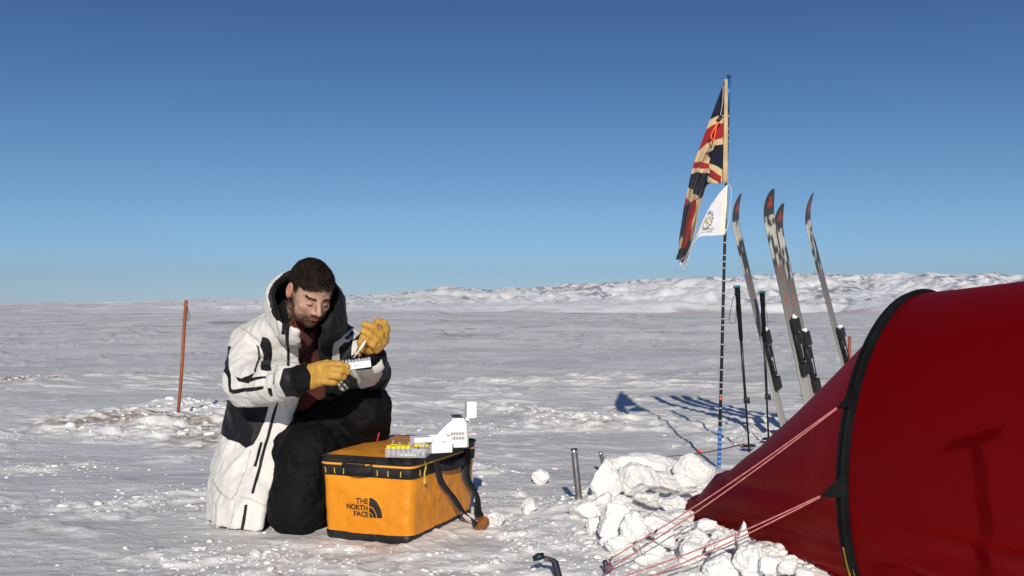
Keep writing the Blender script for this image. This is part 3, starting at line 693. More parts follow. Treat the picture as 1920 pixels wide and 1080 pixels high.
# ------------------------------------------------------------------ marker stakes of orange wood
def wood(top_px, base, y, label, loop):
    B = P(*base, y); B[2] = gz(B[0], B[1]) - .05; T = P(*top_px, y)
    r = thing('marker_pole', label, 'marker pole', B, 'orange marker poles')
    L = np.linspace(0, 1, 14)[:, None]; pth = B*(1-L)+T*L; pth[:, 0] += .004*np.sin(L[:, 0]*5)
    mesh('shaft', *tube(pth, .0135, 10), M['orange_pole'], r)
    if loop: mesh('cord_loop', *tube(curve_pts([T+[.005,-.013,-.03], T+[.018,-.013,-.07], T+[.030,-.013,-.14], T+[.012,-.013,-.16], T+[.014,-.013,-.1], T+[.006,-.013,-.035]], 24), .003, 5), M['cord'], r)
p_ = on_ground(333, 775)
wood((350, 563), (333, 776), p_[1], 'thin orange wooden pole standing in snow left of the kneeling man', True)
wood((1594, 631), (1590, 774), 8.7, 'short orange pole top showing behind the red tent', False)

# ------------------------------------------------------------------ snow stakes
def angle_stake(top, base, label, wdt, m, bend=False, ns=(1, 0, 0)):
    r = thing('snow_stake', label, 'snow stake', base); up = nz(top-base); L = np.linalg.norm(top-base)
    ex = nz(np.cross(up, nz(np.array([ns[1]*-1.0, ns[0], 0]))))
    ex = nz(np.array(ns, float) - up*np.dot(ns, up)); ey = np.cross(up, ex)
    n = 14; V = []; rows = np.concatenate([[-.06], np.linspace(0, 1, 12)*L])
    for h_ in rows:
        bo = np.zeros(3)
        if bend: bo = -ex*.045*max(0, (h_/L-.72)/.28)**1.6
        for rr in (wdt/2, wdt/2-.0025):
            for k in range(n):
                an = math.radians(-95 + 190*k/(n-1)); V.append(base + up*h_ + bo + ex*math.sin(an)*rr - ey*math.cos(an)*rr*.9*-1)
    V = np.array(V); F = []; nn = 2*n
    for i in range(len(rows)-1):
        for k in range(n-1):
            a_ = i*nn+k; F.append((a_, a_+1, a_+1+nn, a_+nn)); b_ = a_+n; F.append((b_, b_+nn, b_+1+nn, b_+1))
        for k in (0, n-1): a_ = i*nn+k; F.append((a_, a_+nn, a_+nn+n, a_+n))
    i = (len(rows)-1)*nn
    for k in range(n-1): F.append((i+k, i+k+1, i+n+k+1, i+n+k))
    mesh('blade', V, F, m, r); return r, up, ex, ey, L
b_ = on_ground(1086, 938)
angle_stake(P(1076, 841, b_[1]), b_, 'shiny aluminium snow stake standing left of the snow pile', .030, M['metal'])
b_ = on_ground(1137, 893)
angle_stake(P(1126, 848, b_[1]), b_, 'smaller aluminium snow stake partly behind the tall snow slab', .026, M['metal'], ns=(.8, .6, 0))
b_ = G(1052, 1098)
r_, up, ex, ey, L = angle_stake(P(1036, 1037, b_[1]), b_, 'dark curved anchor stake with teal cap at bottom of the picture', 0.024, M['dark_metal'], bend=True)
tp = b_ + up*L - ex*.045
mesh('end_cap', *tube([tp + ex*.016, tp - ex*.004, tp - ex*.022 - up*.003], [.010, .0125, .008], 10), M['teal'], r_)
mesh('cord_tie', *tube([tp + ex*.014 - up*.012, tp + ex*.026 - up*.016], .007, 8), M['cord'], r_)
# dark peg that holds the guylines
r_ = thing('tent_peg', 'dark peg with knotted cord where the paired guylines meet the snow', 'tent peg', anch)
mesh('peg_shaft', *tube([anch+[0,0,-.05], anch+[-.006,0,.03], anch+[-.012,-.004,.045]], .009, 8), M['dark_metal'], r_)
mesh('cord_knot', *cat_([blob(anch+[0,-.004,.022], [.017,.015,.017], 2, 5), tube([anch+[.0,-.01,.03], anch+[.012,-.012,.062]], .003, 5), tube([anch+[0,-.01,.02], anch+[-.022,-.02,-.004]], .003, 5)]), M['cord'], r_)

# ------------------------------------------------------------------ unseen shovel added outside the frame to cast a shadow on the canopy
sb = np.array([1.40, 1.5, 0.0]); sb[2] = gz(sb[0], sb[1])
SH = thing('shadow_shovel', 'unseen grey shovel added beside the red tent to cast a shadow on it', 'shovel', sb)
upv = nz([-.045, 0, 1]); e1 = nz([1, .0, .10])
mesh('shaft', *tube([sb+upv*.0, sb+upv*.5, sb+upv*1.13], [.022, .018, .014], 10), M['dark_metal'], SH)
gp = sb+upv*1.135
mesh('grip', *tube([gp-e1*.062-upv*.012, gp-e1*.045, gp, gp+e1*.045+upv*.008, gp+e1*.062+upv*.014], [.008,.015,.018,.015,.008], 12), M['dark_plastic'], SH)
mesh('blade', *box(sb+upv*-.10, e1*.11, np.array([0, .012, 0]), upv*.14, .01), M['dark_metal'], SH)

# ------------------------------------------------------------------ snow blocks
BL = [ # px, py centre, w, h px, lift, label
 (1134,904,50,70,0,'tall slanting snow slab at left of the pile, beside the small stake'),
 (1212,878,118,42,0,'broad ridged snow slab lying across the top of the pile'),
 (1190,906,78,52,.03,'large smooth snow block just right of the tall slanting slab'),
 (1301,882,58,56,.02,'rounded upright snow block at right end of pile, touching the tent'),
 (1280,908,48,32,.05,None),(1238,902,70,34,.05,None),
 (1098,958,54,36,0,'dark-sided snow block at the foot of the shiny stake'),
 (1134,944,46,34,.02,None),
 (1158,980,84,62,.03,'biggest rounded snow boulder at the front of the pile'),
 (1194,990,48,46,.04,None),(1234,984,74,44,.04,None),(1164,1019,44,34,0,None),(1137,1013,22,22,0,None),
 (1219,1031,50,34,0,'flat-faced snow block lying under the upper guylines'),
 (1303,1012,48,30,.03,None),(1305,1040,62,40,0,'broad low snow block under the lower guyline'),
 (1395,1010,20,46,.05,'small pointed snow spike leaning on the red tent'),
 (1357,1020,54,30,.04,None),(1409,1050,56,58,.02,'craggy snow block at the near corner of the tent'),
 (1357,1062,60,46,0,None),(1451,1062,42,38,.03,None),(1477,1062,28,26,.04,None),
 (1013,898,26,25,0,'single snow lump left of the shiny stake'),
 (992,950,28,26,0,'single snow lump alone on open snow between bag and pile'),
 (928,974,44,26,0,'single snow lump beside the tan handle of the yellow bag'),
 (1203,1050,24,15,0,None),(1506,1076,30,20,.04,None),(1120,985,40,28,0,None),(1262,945,40,26,.05,None),
 (1248,1010,40,26,.03,None),(1270,968,48,26,.05,None),(1330,985,34,20,.07,None),(1165,940,36,26,.04,None),(1215,935,44,26,.04,None)]
for i, (px, py, w_, h_, lift, lab) in enumerate(BL):
    b_ = on_ground(px, py + h_*.42); b_ = G(px, py+h_*.42, gz(b_[0], b_[1]) + lift*.7); y = b_[1]
    sx = w_/2*y/FP*1.16; sz = h_/2*y/FP*1.2; c_ = P(px, py, y + sx*.3)
    V, F = blob(c_, [sx, max(sx*.75, sz*.6), sz], 5, 100+i*7, planes=12 if h_ > 24 else 9, soft=.040, noise=.13)
    V = V - c_; ro = random.uniform(-.2, .2); V = np.stack([V[:, 0]*math.cos(ro)-V[:, 2]*math.sin(ro), V[:, 1], V[:, 0]*math.sin(ro)+V[:, 2]*math.cos(ro)], 1) + c_
    o = mesh('snow_block', V, F, M['snow_block'], origin=[c_[0], c_[1], V[:, 2].min()])
    tag(o, lab or 'white lump of broken snow heaped among others against the red tent', 'snow block', 'blocks of broken snow')
# fine rubble nobody could count
r_ = np.random.default_rng(5); parts = []
def crumb(c_, s_, k, sub=2):
    V, F = blob(c_, [s_*r_.uniform(1, 1.7), s_*r_.uniform(.7, 1.3), s_*r_.uniform(.35, .75)], sub, 1000+k, planes=8, soft=.02); return V, F
SP = []
for i in range(1100):
    pl = PILE if i % 5 < 2 else PILE2; j = r_.integers(0, len(pl)-1); f = r_.uniform(); q = np.asarray(pl[j])*(1-f)+np.asarray(pl[j+1])*f
    SP.append((q[0]+r_.normal()*.11, q[1]+r_.normal()*.15, min(.045, .008*math.exp(r_.normal()*.55)+.002)))
yy = r_.uniform(3.3, 8.5, 900); xx = r_.uniform(-.56, .5, 900)*yy; ok = np.where(crumb_mask(xx, yy) > r_.uniform(.3, 1, 900))[0][:190]
for i in range(4200):
    j = ok[r_.integers(0, len(ok))]; w_ = .05 + .17*((j*37) % 11)/11
    SP.append((xx[j]+r_.normal()*w_*1.5, yy[j]+r_.normal()*w_, min(.020, .0030*math.exp(abs(r_.normal())*.62))))
for pl in RUB[:4]:
    for i in range(110):
        j = r_.integers(0, len(pl)-1); f = r_.uniform(); q = np.asarray(pl[j])*(1-f)+np.asarray(pl[j+1])*f
        SP.append((q[0]+r_.normal()*.15, q[1]+r_.normal()*.25, min(.04, .011*math.exp(r_.normal()*.5))))
SP = np.array(SP); SZ = ground_z(SP[:, 0], SP[:, 1]); Vr, Fr, n0 = [], [], 0
SHP = [crumb(np.zeros(3), 1.0, k) for k in range(60)]
for k, (x, y, s_) in enumerate(SP):
    if -.80 < x < -.10 and 3.75 < y < 4.5: continue
    V, F = SHP[k % 60]; an = r_.uniform(0, 6.28); ca, sa = math.cos(an)*s_, math.sin(an)*s_
    Vr.append(np.stack([V[:, 0]*ca-V[:, 1]*sa+x, V[:, 0]*sa+V[:, 1]*ca+y, V[:, 2]*s_+SZ[k]+s_*.08], 1)); Fr.append(F+n0); n0 += len(V)
tag(mesh('snow_rubble', np.concatenate(Vr), np.concatenate(Fr), M['snow_block']), 'loose crumbs and small lumps of snow scattered on the ground', 'snow', kind='stuff')

# ------------------------------------------------------------------ bag
BO = G(608, 1013); ex = nz([.36, -.137, 0]); ey = np.array([-ex[1], ex[0], 0]); ez = np.array([0, 0, 1.0]); BW, BD = .378, .60
BO = BO + np.array([0, 0, 0]); BO[2] = 0.005
BAG = thing('gear_bag', 'boxy orange-yellow gear bag with black trim and printed logo, standing on the snow', 'bag', BO)
def ring(z, n=132, grow=0.0, r=.035, bulge=0.0, seed=0.0, nzamp=0.0):
    """rounded rectangle outline of the bag at height z"""
    g = grow + .013*(z/.335); pts = []
    per = []; W_, D_ = BW+2*g, BD+2*g
    k = n//4
    for side in range(4):
        for i in range(k):
            f = i/k
            a_ = [(f, 0), (1, f), (1-f, 1), (0, 1-f)][side]; per.append(a_)
    for (a_, b_) in per:
        x = a_*W_; y = b_*D_
        cx = min(max(x, r), W_-r); cy = min(max(y, r), D_-r); dx, dy = x-cx, y-cy; L = math.hypot(dx, dy)
        if L > r: x, y = cx+dx/L*r, cy+dy/L*r
        bl = bulge*(math.sin(math.pi*a_) if b_ in (0, 1) else math.sin(math.pi*b_))
        nx_ = (-1 if a_ == 0 else 1 if a_ == 1 else 0); ny_ = (-1 if b_ == 0 else 1 if b_ == 1 else 0)
        pts.append(BO + ex*(x-g+nx_*bl) + ey*(y-g+ny_*bl) + ez*z)
    return np.array(pts)
def loft(levels, n=132, bulge=0.0, wr=0.0, captop=False):
    V = np.concatenate([ring(z, n, g_, bulge=bulge*(math.sin(math.pi*min(max(z/.30, 0), 1)))) for z, g_ in levels])
    if wr:
        c_ = BO + ex*BW/2 + ey*BD/2; d_ = V-c_; d_[:, 2] = 0; d_ /= np.linalg.norm(d_, axis=1)[:, None]
        zz = V[:, 2]; s_ = (V-BO)@ex + (V-BO)@ey*1.3
        f = np.abs(perlin(s_*7+zz*9, zz*5-s_*3, 2.0))*1.2 + .5*np.abs(perlin(s_*15-zz*12, zz*16, 5.0)) - .35
        V = V + d_*(f*wr*np.sin(np.pi*np.clip((zz-.03)/.24, 0, 1))**.5)[:, None]
    k = len(levels); F = [(i*n+j, i*n+(j+1) % n, (i+1)*n+(j+1) % n, (i+1)*n+j) for i in range(k-1) for j in range(n)]
    if captop: F.append(tuple((k-1)*n+j for j in range(n)))
    return V, F
mesh('base', *loft([(0, -.004), (.006, 0), (.036, .002), (.040, -.001)], bulge=.002), M['black_vinyl'], BAG)
SW_ = mesh('side_walls', *loft([(z, 0) for z in np.linspace(.036, .262, 40)], bulge=.006, wr=.011), M['yellow_bag'], BAG)
mesh('webbing_band', *loft([(.256, .000), (.258, .005), (.296, .005), (.299, .001)], bulge=.003), M['black_web'], BAG)
mesh('piping', *loft([(.296, .001), (.299, .006), (.304, .006), (.307, .001)], bulge=.003), M['piping'], BAG)
mesh('zip_band', *loft([(.303, .001), (.306, .003), (.322, .004), (.330, .001)], bulge=.003), M['black_vinyl'], BAG)
# lid top, slightly domed, black edge then orange
n = 132; lv = []
for f in np.linspace(0, 1, 16):
    rg_ = ring(.335, n, .002); c_ = BO + ex*BW/2 + ey*BD/2 + ez*.335
    q = c_ + (rg_-c_)*(1-f*.97); q[:, 2] = BO[2] + .329 + .011*min(1, f*5) + .010*math.sin(f*math.pi/2) ; lv.append(q)
V = np.concatenate(lv); V[:, 2] += .004*perlin(V[:, 0]*9, V[:, 1]*9, 3.0)
F = np.array([(i*n+j, i*n+(j+1) % n, (i+1)*n+(j+1) % n, (i+1)*n+j) for i in range(15) for j in range(n)])
mesh('lid', V, [tuple(f) for f in F] + [tuple(15*n+j for j in range(n))], M['bag_top'], BAG)
mesh('lid_edge', *tube(np.concatenate([ring(.331, 132, .003), ring(.331, 132, .003)[:2]]), .0065, 8, cap=False), M['black_vinyl'], BAG)
def fp(a_, z, off=0.0): return BO + ex*a_*BW + ez*z - ey*(.008+.013*(z/.335)+off+.006*math.sin(math.pi*a_))   # point on the front face
def sp(b_, z, off=0.0): return BO + ex*(BW+.008+.013*(z/.335)+off+.006*math.sin(math.pi*b_)) + ey*b_*BD + ez*z   # on the right side face
st = []
for a_ in (.05, .16, .27, .66, .78, .92): st.append(box(fp(a_, .277, .003), ex*.0017, ey*.0012, ez*.011+ex*random.uniform(-.002, .002)))
for b_ in (.06, .13): st.append(box(sp(b_, .277, .003), ey*.0020, ex*.0012, ez*.011))
for q_ in st: mesh('stitching', *q_, M['stitch'], BAG, smooth=False)
# front grab handle and side grab handle
def handle(pf, a0, a1, zc, nd):
    pts = [pf(a0, zc+.008, .002), pf(a0+(a1-a0)*.15, zc+.002, .010), pf((a0+a1)/2, zc-.002, .016), pf(a1-(a1-a0)*.15, zc+.002, .010), pf(a1, zc+.008, .002)]
    return ribbon(curve_pts(pts, 24), ez, .036, .006)
mesh('grab_handle', *handle(fp, .28, .60, .283, 0), M['black_web'], BAG)
mesh('grab_handle', *handle(sp, .36, .78, .268, 0), M['black_web'], BAG)
# piping broken behind the handle: black gap
mesh('handle_patch', *ribbon([fp(a_, .301, .0035) for a_ in (.25, .34, .43, .52)], ez, .013, .003), M['black_web'], BAG)
# long carry straps on the right side, joined by the tan grip lying on the snow
s0 = sp(.28, .30, .006); s1 = sp(.80, .31, .006)
gA = P(889, 985, 4.02); gB = P(903, 972, 4.12)
pa1 = curve_pts([s0, sp(.33, .22, .014), P(848, 930, 4.02), P(868, 960, 4.0), gA+[0,0,.02], gA+[.012,0,-.02]], 30)
wd1 = np.array([ey*(1-f)+nz([.5,.2,-.5])*f for f in np.linspace(0, 1, 30)])
mesh('carry_strap', *ribbon(pa1, wd1, .050, .0025), M['black_web'], BAG)
pa2_ = curve_pts([s1, sp(.76, .2, .012), P(894, 930, 4.2), P(896, 960, 4.15), gB+[0,0,.005]], 30)
tw = np.array([nz(ey*(1-f)+np.array([.9,.35,0])*f) for f in np.abs(np.linspace(-1, 1, 30))])
mesh('carry_strap', *ribbon(pa2_, tw, .044, .0025), M['black_web'], BAG)
gc = G(899, 990, .03); gd = nz([.72, .30, .30]); gpts = []
e_l = nz([.45, .55, 0.35]); e_w = nz([.5, -.45, .0])
Vg = []
for i, f in enumerate(np.linspace(-1, 1, 12)):
    for k_ in range(14):
        an = math.radians(-60+ 270*k_/13); Vg.append(gc + e_l*f*.034 + (e_w*math.cos(an)*.024 + ez*math.sin(an)*.013)*(1+.06*math.sin(f*3+k_)) + ez*(.012*f))
Fg = [(i*14+k_, i*14+k_+1, i*14+15+k_, i*14+14+k_) for i in range(11) for k_ in range(13)]
o_ = mesh('strap_grip', Vg, Fg, M['tan'], BAG); sm = o_.modifiers.new('thick', 'SOLIDIFY'); sm.thickness = .004
# zipper pulls
zc = sp(.10, .30, .010)
mesh('zipper_pull', *cat_([tube(curve_pts([zc+[0,0,.02], zc+[.004,0,0], zc+[-.002,-.004,-.03], zc+[.002,-.004,-.052]], 12), .0035, 6), box(zc+[.0,-.004,-.058], ex*.005, ey*.004, ez*.010, .001)]), M['stitch'], BAG)
zt = BO+ex*.33+ey*.03+ez*.348
mesh('zipper_pull', *tube(curve_pts([zt, zt+ex*.03+ez*.004, zt+ex*.06+ey*.01-ez*.002], 8), .004, 6), M['stitch'], BAG)
# logo: three lines of lettering and a quarter dome of three bands
def lp3(px, py): # pixel -> front face plane
    d_ = ray(px, py); n_ = -ey; o = fp(.4, .15); t_ = ((o-np.array([0,0,H]))@n_)/(d_@n_); return np.array([0,0,H])+d_*t_
lo_n = -ey
import bmesh
from mathutils.bvhtree import BVHTree
_wm = SW_.data; BV = BVHTree.FromPolygons([(v.co + Vector(BO)) for v in _wm.vertices], [tuple(p_.vertices) for p_ in _wm.polygons])
def press(o_, lift=.0012):   # press the print on the bulging wall
    for v in o_.data.vertices:
        q = np.array(v.co[:]) + BO; d_ = float((q - q0_)@lo_n); st_ = q - lo_n*d_ + lo_n*.2
        h_ = BV.ray_cast(Vector(st_), Vector(-lo_n))
        if h_[0] is not None: v.co = Vector(np.array(h_[0][:]) + lo_n*(lift + (.0006 if d_ > 0 else -.0006)) - BO)
    o_.data.update()
o2 = lp3(690, 971)
XW = nz(lp3(713, 973)-lp3(650, 969)); XW = nz(XW*[1,1,0]+[0,0,-.0]); ZU = ez
S = .0288
off_ = lo_n*.0165; q0_ = o2 + off_
for i, (word, zr) in enumerate((('THE', .0522), ('NORTH', .0265), ('FACE', 0.0008))):
    press(text_mesh(word, S, o2 + ZU*zr + off_ - XW*.002, XW, ZU, lo_n, M['print_black'], BAG, align='RIGHT', bold=.0006, sx=.98))
Vs = []
for r0, r1 in ((.004, .0185), (.0222, .0405), (.0445, .0765)):
    N_ = 22; vv2, ff2 = [], []
    for i in range(N_):
        t_ = math.pi/2*i/(N_-1)
        for r__ in (r0, (r0+r1)/2, r1): vv2.append(o2 + off_ + XW*(.003 + math.sin(t_)*r__*.68) + ZU*math.cos(t_)*r__ + lo_n*.001)
    for i in range(N_-1):
        for k__ in (0, 1): ff2.append((i*3+k__, i*3+k__+1, i*3+k__+4, i*3+k__+3))
    Vs.append((np.array(vv2), ff2))
press(mesh('logo_emblem', *cat_(Vs), M['print_black'], BAG, smooth=False))

# ------------------------------------------------------------------ things on the bag lid
LZ = BO[2]+.352
def lidp(px, py): return G(px, py, LZ)
# tube rack
R0 = lidp(760, 858); rx = nz([.97, -.10, 0]); ry = np.array([-rx[1], rx[0], 0])
RK = thing('tube_rack', 'clear plastic rack of yellow-capped tubes on top of the yellow bag', 'tube rack', R0)
W2, D2, Hh = .076, .10, .034
cN = R0 + ry*D2/2
wl = [box(cN + rx*s_*W2 + ez*Hh/2, rx*.0012, ry*D2/2, ez*Hh/2) for s_ in (-1, 1)] + [box(cN + ry*s_*D2/2 + ez*Hh/2, rx*W2, ry*.0012, ez*Hh/2) for s_ in (-1, 1)]
wl.append(box(cN + ez*.002, rx*W2, ry*D2/2, ez*.0015))
mesh('tray', *cat_(wl), M['clear'], RK, smooth=False)
tubes, caps, body = [], [], []
r_ = np.random.default_rng(8)
for i in range(8):
    for j in range(5):
        q = cN + rx*(-W2+.010+i*.0187) + ry*(-D2/2+.012+j*.019)
        tb_ = mesh('tube', *tube([q+ez*.004, q+ez*.026], [.0035, .0055], 8), M['frosted'], RK)
        if (i < 5 and j < 4 and r_.uniform() < .8) or (i >= 5 and j >= 3 and r_.uniform() < .9) : mesh('cap', *tube([q+ez*.030, q+ez*(.039+r_.uniform(0, .004))], .0095, 8), M['yellow_cap'], tb_)
        elif r_.uniform() < .3: mesh('tube', *tube([q+ez*.03, q+ez*.054], .0045, 8), M['clear'], RK)

dc = cN + rx*.03 + ry*.055 + ez*.042
mesh('round_dish', *cat_([tube([dc-ez*.005, dc+ez*.006], .034, 24)]), M['frosted'], RK)
# white box
C0 = lidp(829, 849); cx_ = nz([.93, .36, 0]); cy_ = np.array([-cx_[1], cx_[0], 0])
CB = thing('sample_box', 'white open-topped sample box between the tube rack and the white instrument', 'box', C0)
cc_ = C0 + cy_*.035
wl = [box(cc_ + cy_*s_*.035 + ez*.031, cx_*.040, cy_*.0015, ez*.031, .0006) for s_ in (-1, 1)] + [box(cc_ + cx_*s_*.040 + ez*.031, cx_*.0015, cy_*.034, ez*.031, .0006) for s_ in (-1, 1)] + [box(cc_+ez*.003, cx_*.038, cy_*.033, ez*.002)]
mesh('carton', *cat_(wl), M['carton'], CB, smooth=False)
l0 = C0 + cy_*-.0 - cx_*.04 + ez*.052
mesh('box_lid', *box(l0 - cx_*.038 + cy_*.02 + ez*.002, cx_*.036, cy_*.032, ez*.010, .002), M['carton'], CB, smooth=False)
mesh('print_line', *box(cc_ - cy_*.0372 + cx_*.004 + ez*.042, cx_*.010, cy_*.0004, ez*.0012), M['ink'], CB, smooth=False)
# pen
pc = lidp(772, 856)
PN = thing('pen', 'thin white pen with black cap lying on the lid edge before the tube rack', 'pen', pc)
mesh('barrel', *tube([pc + np.array([-.05, .004, .006]), pc+np.array([.018, -.002, .006])], .0045, 8), M['white_plastic'], PN)
mesh('cap', *tube([pc+np.array([.018, -.002, .006]), pc+np.array([.036, -.004, .006])], .0055, 8), M['dark_plastic'], PN)
# thermal cycler
I0 = lidp(861, 839.5); ix = nz([.985, .17, 0]); iy = np.array([-ix[1], ix[0], 0])
IN = thing('lab_instrument', 'small white vented lab device with upright open lid at back of the bag', 'lab instrument', I0)
o = I0 - ix*.035
prof = [(-.070, .0), (.066, .0), (.068, .008), (.066, .098), (.064, .103), (.058, .107), (.055, .117), (.008, .118), (.003, .106), (-.012, .096), (-.050, .058), (-.078, .030), (-.082, .012), (-.078, .0)]
import bmesh as _b
V, F = prism(prof, ix, ez, iy*0, iy*.11, o)
o_ = mesh('housing', V, F, M['white_plastic'], IN, smooth=False)
bv = o_.modifiers.new('bevel', 'BEVEL'); bv.width = .003; bv.segments = 2; bv.limit_method = 'ANGLE'
sl_ = []
for i in range(9):
    for z0 in (.052, .034): sl_.append(box(o + ix*(.004 + i*.0062) + ez*(z0+.004) - iy*.0006, ix*.0014, iy*.0008, ez*.0058))
mesh('vent_slots', *cat_(sl_), M['dark_plastic'], IN, smooth=False)
mesh('side_shade', *box(o + ix*.0705 + iy*.05 + ez*.05, ix*.003, iy*.045, ez*.05, .001), M['shade_grey'], IN, smooth=False)  # grey layer paints the shade on the housing's right face
mesh('sample_block', *cat_([box(o + ix*.031 + iy*.055 + ez*.119, ix*.020, iy*.04, ez*.003, .001), tube([o+ix*.034+iy*.04+ez*.12, o+ix*.034+iy*.04+ez*.128], .008, 10)]), M['dark_plastic'], IN, smooth=False)
lc = o + ix*.082 + ez*.150
mesh('open_lid', *cat_([box(lc + iy*.03, ix*.0175, iy*.035, ez*.034, .004), box(lc + iy*.03 + ix*.020, ix*.003, iy*.030, ez*.032, .001)]), M['white_plastic'], IN, smooth=False)
mesh('hinge', *box(o + ix*.068 + iy*.03 + ez*.113, ix*.008, iy*.03, ez*.006, .002), M['white_plastic'], IN, smooth=False)

# ------------------------------------------------------------------ implicit surfaces
def surfnet(f, xs, ys, zs):
    X = np.asarray(xs, np.float32)[:, None, None]; Y = np.asarray(ys, np.float32)[None, :, None]; Z = np.asarray(zs, np.float32)[None, None, :]
    Vv = np.broadcast_to(f(X, Y, Z), (len(xs), len(ys), len(zs))).astype(np.float32)
    s_ = Vv < 0
    cnt = np.zeros((len(xs)-1, len(ys)-1, len(zs)-1), np.int8)
    for i in (0, 1):
        for j in (0, 1):
            for k_ in (0, 1): cnt += s_[i:len(xs)-1+i, j:len(ys)-1+j, k_:len(zs)-1+k_]
    act = (cnt > 0) & (cnt < 8); I = np.argwhere(act); ids = -np.ones(act.shape, np.int64); ids[act] = np.arange(len(I))
    acc = np.zeros((len(I), 3)); n_ = np.zeros(len(I)); cs = [np.asarray(xs, float), np.asarray(ys, float), np.asarray(zs, float)]
    for ax in range(3):
        o1, o2_ = [q for q in range(3) if q != ax]
        for a_ in (0, 1):
            for b_ in (0, 1):
                d0 = np.zeros(3, int); d0[o1] = a_; d0[o2_] = b_; d1 = d0.copy(); d1[ax] = 1
                p0, p1 = I+d0, I+d1; v0 = Vv[p0[:, 0], p0[:, 1], p0[:, 2]]; v1 = Vv[p1[:, 0], p1[:, 1], p1[:, 2]]
                m_ = (v0 < 0) != (v1 < 0); t_ = np.where(m_, v0/np.where(m_, v0-v1, 1), 0)
                pt = np.stack([cs[q][p0[:, q]] + (t_*(cs[q][p1[:, q]]-cs[q][p0[:, q]])) for q in range(3)], 1)
                acc[m_] += pt[m_]; n_ += m_
    Vt = acc/n_[:, None]; Fs = []
    for ax in range(3):
        o1, o2_ = [(1, 2), (2, 0), (0, 1)][ax]
        sl0 = [slice(None)]*3; sl1 = [slice(None)]*3; sl0[ax] = slice(0, -1); sl1[ax] = slice(1, None)
        ch = s_[tuple(sl0)] != s_[tuple(sl1)]; E = np.argwhere(ch)
        E = E[(E[:, o1] > 0) & (E[:, o2_] > 0) & (E[:, o1] < Vv.shape[o1]-1) & (E[:, o2_] < Vv.shape[o2_]-1)]
        ins = s_[E[:, 0], E[:, 1], E[:, 2]]
        def g_(a_, b_):
            q = E.copy(); q[:, o1] -= a_; q[:, o2_] -= b_; return ids[q[:, 0], q[:, 1], q[:, 2]]
        Q = np.stack([g_(1, 1), g_(0, 1), g_(0, 0), g_(1, 0)], 1); Q[~ins] = Q[~ins][:, ::-1]; Fs.append(Q)
    Fq_ = np.concatenate(Fs); return Vt, Fq_[(Fq_ >= 0).all(1)]
def smooth_mesh(V, F, it=2, lam=.5):
    for _ in range(it):
        S_ = np.zeros_like(V); n_ = np.zeros(len(V))
        for a_ in range(4):
            for b_ in ((a_+1) % 4, (a_+3) % 4): np.add.at(S_, F[:, a_], V[F[:, b_]]); np.add.at(n_, F[:, a_], 1)
        V = V + lam*(S_/np.maximum(n_, 1)[:, None]-V)
    return V
def normals(V, F):
    n_ = np.cross(V[F[:, 2]]-V[F[:, 0]], V[F[:, 3]]-V[F[:, 1]]); N = np.zeros_like(V)
    for k_ in range(4): np.add.at(N, F[:, k_], n_)
    return N/(np.linalg.norm(N, axis=1)[:, None]+1e-12)
def cap(X, Y, Z, a_, b_, ra, rb):
    a_ = np.asarray(a_, float); b_ = np.asarray(b_, float); ba = b_-a_; L2 = float(ba@ba)
    h_ = np.clip(((X-a_[0])*ba[0] + (Y-a_[1])*ba[1] + (Z-a_[2])*ba[2])/L2, 0, 1).astype(np.float32)
    return np.sqrt((X-a_[0]-h_*ba[0])**2 + (Y-a_[1]-h_*ba[1])**2 + (Z-a_[2]-h_*ba[2])**2) - (ra+(rb-ra)*h_)
def ell(X, Y, Z, c_, r3, R=None):
    x, y, z = X-c_[0], Y-c_[1], Z-c_[2]
    if R is not None: x, y, z = (x*R[0][i]+y*R[1][i]+z*R[2][i] for i in range(3))   # columns of R are the local axes
    k0 = np.sqrt((x/r3[0])**2+(y/r3[1])**2+(z/r3[2])**2); k1 = np.sqrt((x/r3[0]**2)**2+(y/r3[1]**2)**2+(z/r3[2]**2)**2)
    return k0*(k0-1)/np.maximum(k1, 1e-6)
def smin(a_, b_, k_):
    h_ = np.clip(.5+.5*(b_-a_)/k_, 0, 1); return b_*(1-h_)+a_*h_ - k_*h_*(1-h_)
def smax(a_, b_, k_): return -smin(-a_, -b_, k_)
def psdf(px, py, poly):
    """signed distance, positive inside, in pixels"""
    poly = np.asarray(poly, float); d = np.full(px.shape, 1e9); ins = np.zeros(px.shape, bool); n_ = len(poly)
    for i in range(n_):
        A, B = poly[i], poly[(i+1) % n_]; e_ = B-A; wx, wy = px-A[0], py-A[1]
        t_ = np.clip((wx*e_[0]+wy*e_[1])/(e_@e_), 0, 1); d = np.minimum(d, (wx-e_[0]*t_)**2+(wy-e_[1]*t_)**2)
        c_ = ((A[1] > py) != (B[1] > py)); xi_ = A[0] + (py-A[1])*(B[0]-A[0])/(np.where(B[1]-A[1] == 0, 1e-9, B[1]-A[1])); ins ^= c_ & (px < xi_)
    return np.sqrt(d)*np.where(ins, 1, -1)
Z1 = lambda L_: [(380+x/3.857, 460+y/3.857) for x, y in L_]     # coordinates read off two enlargements
Z2 = lambda L_: [(380+x/3.6, 720+y/3.6) for x, y in L_]

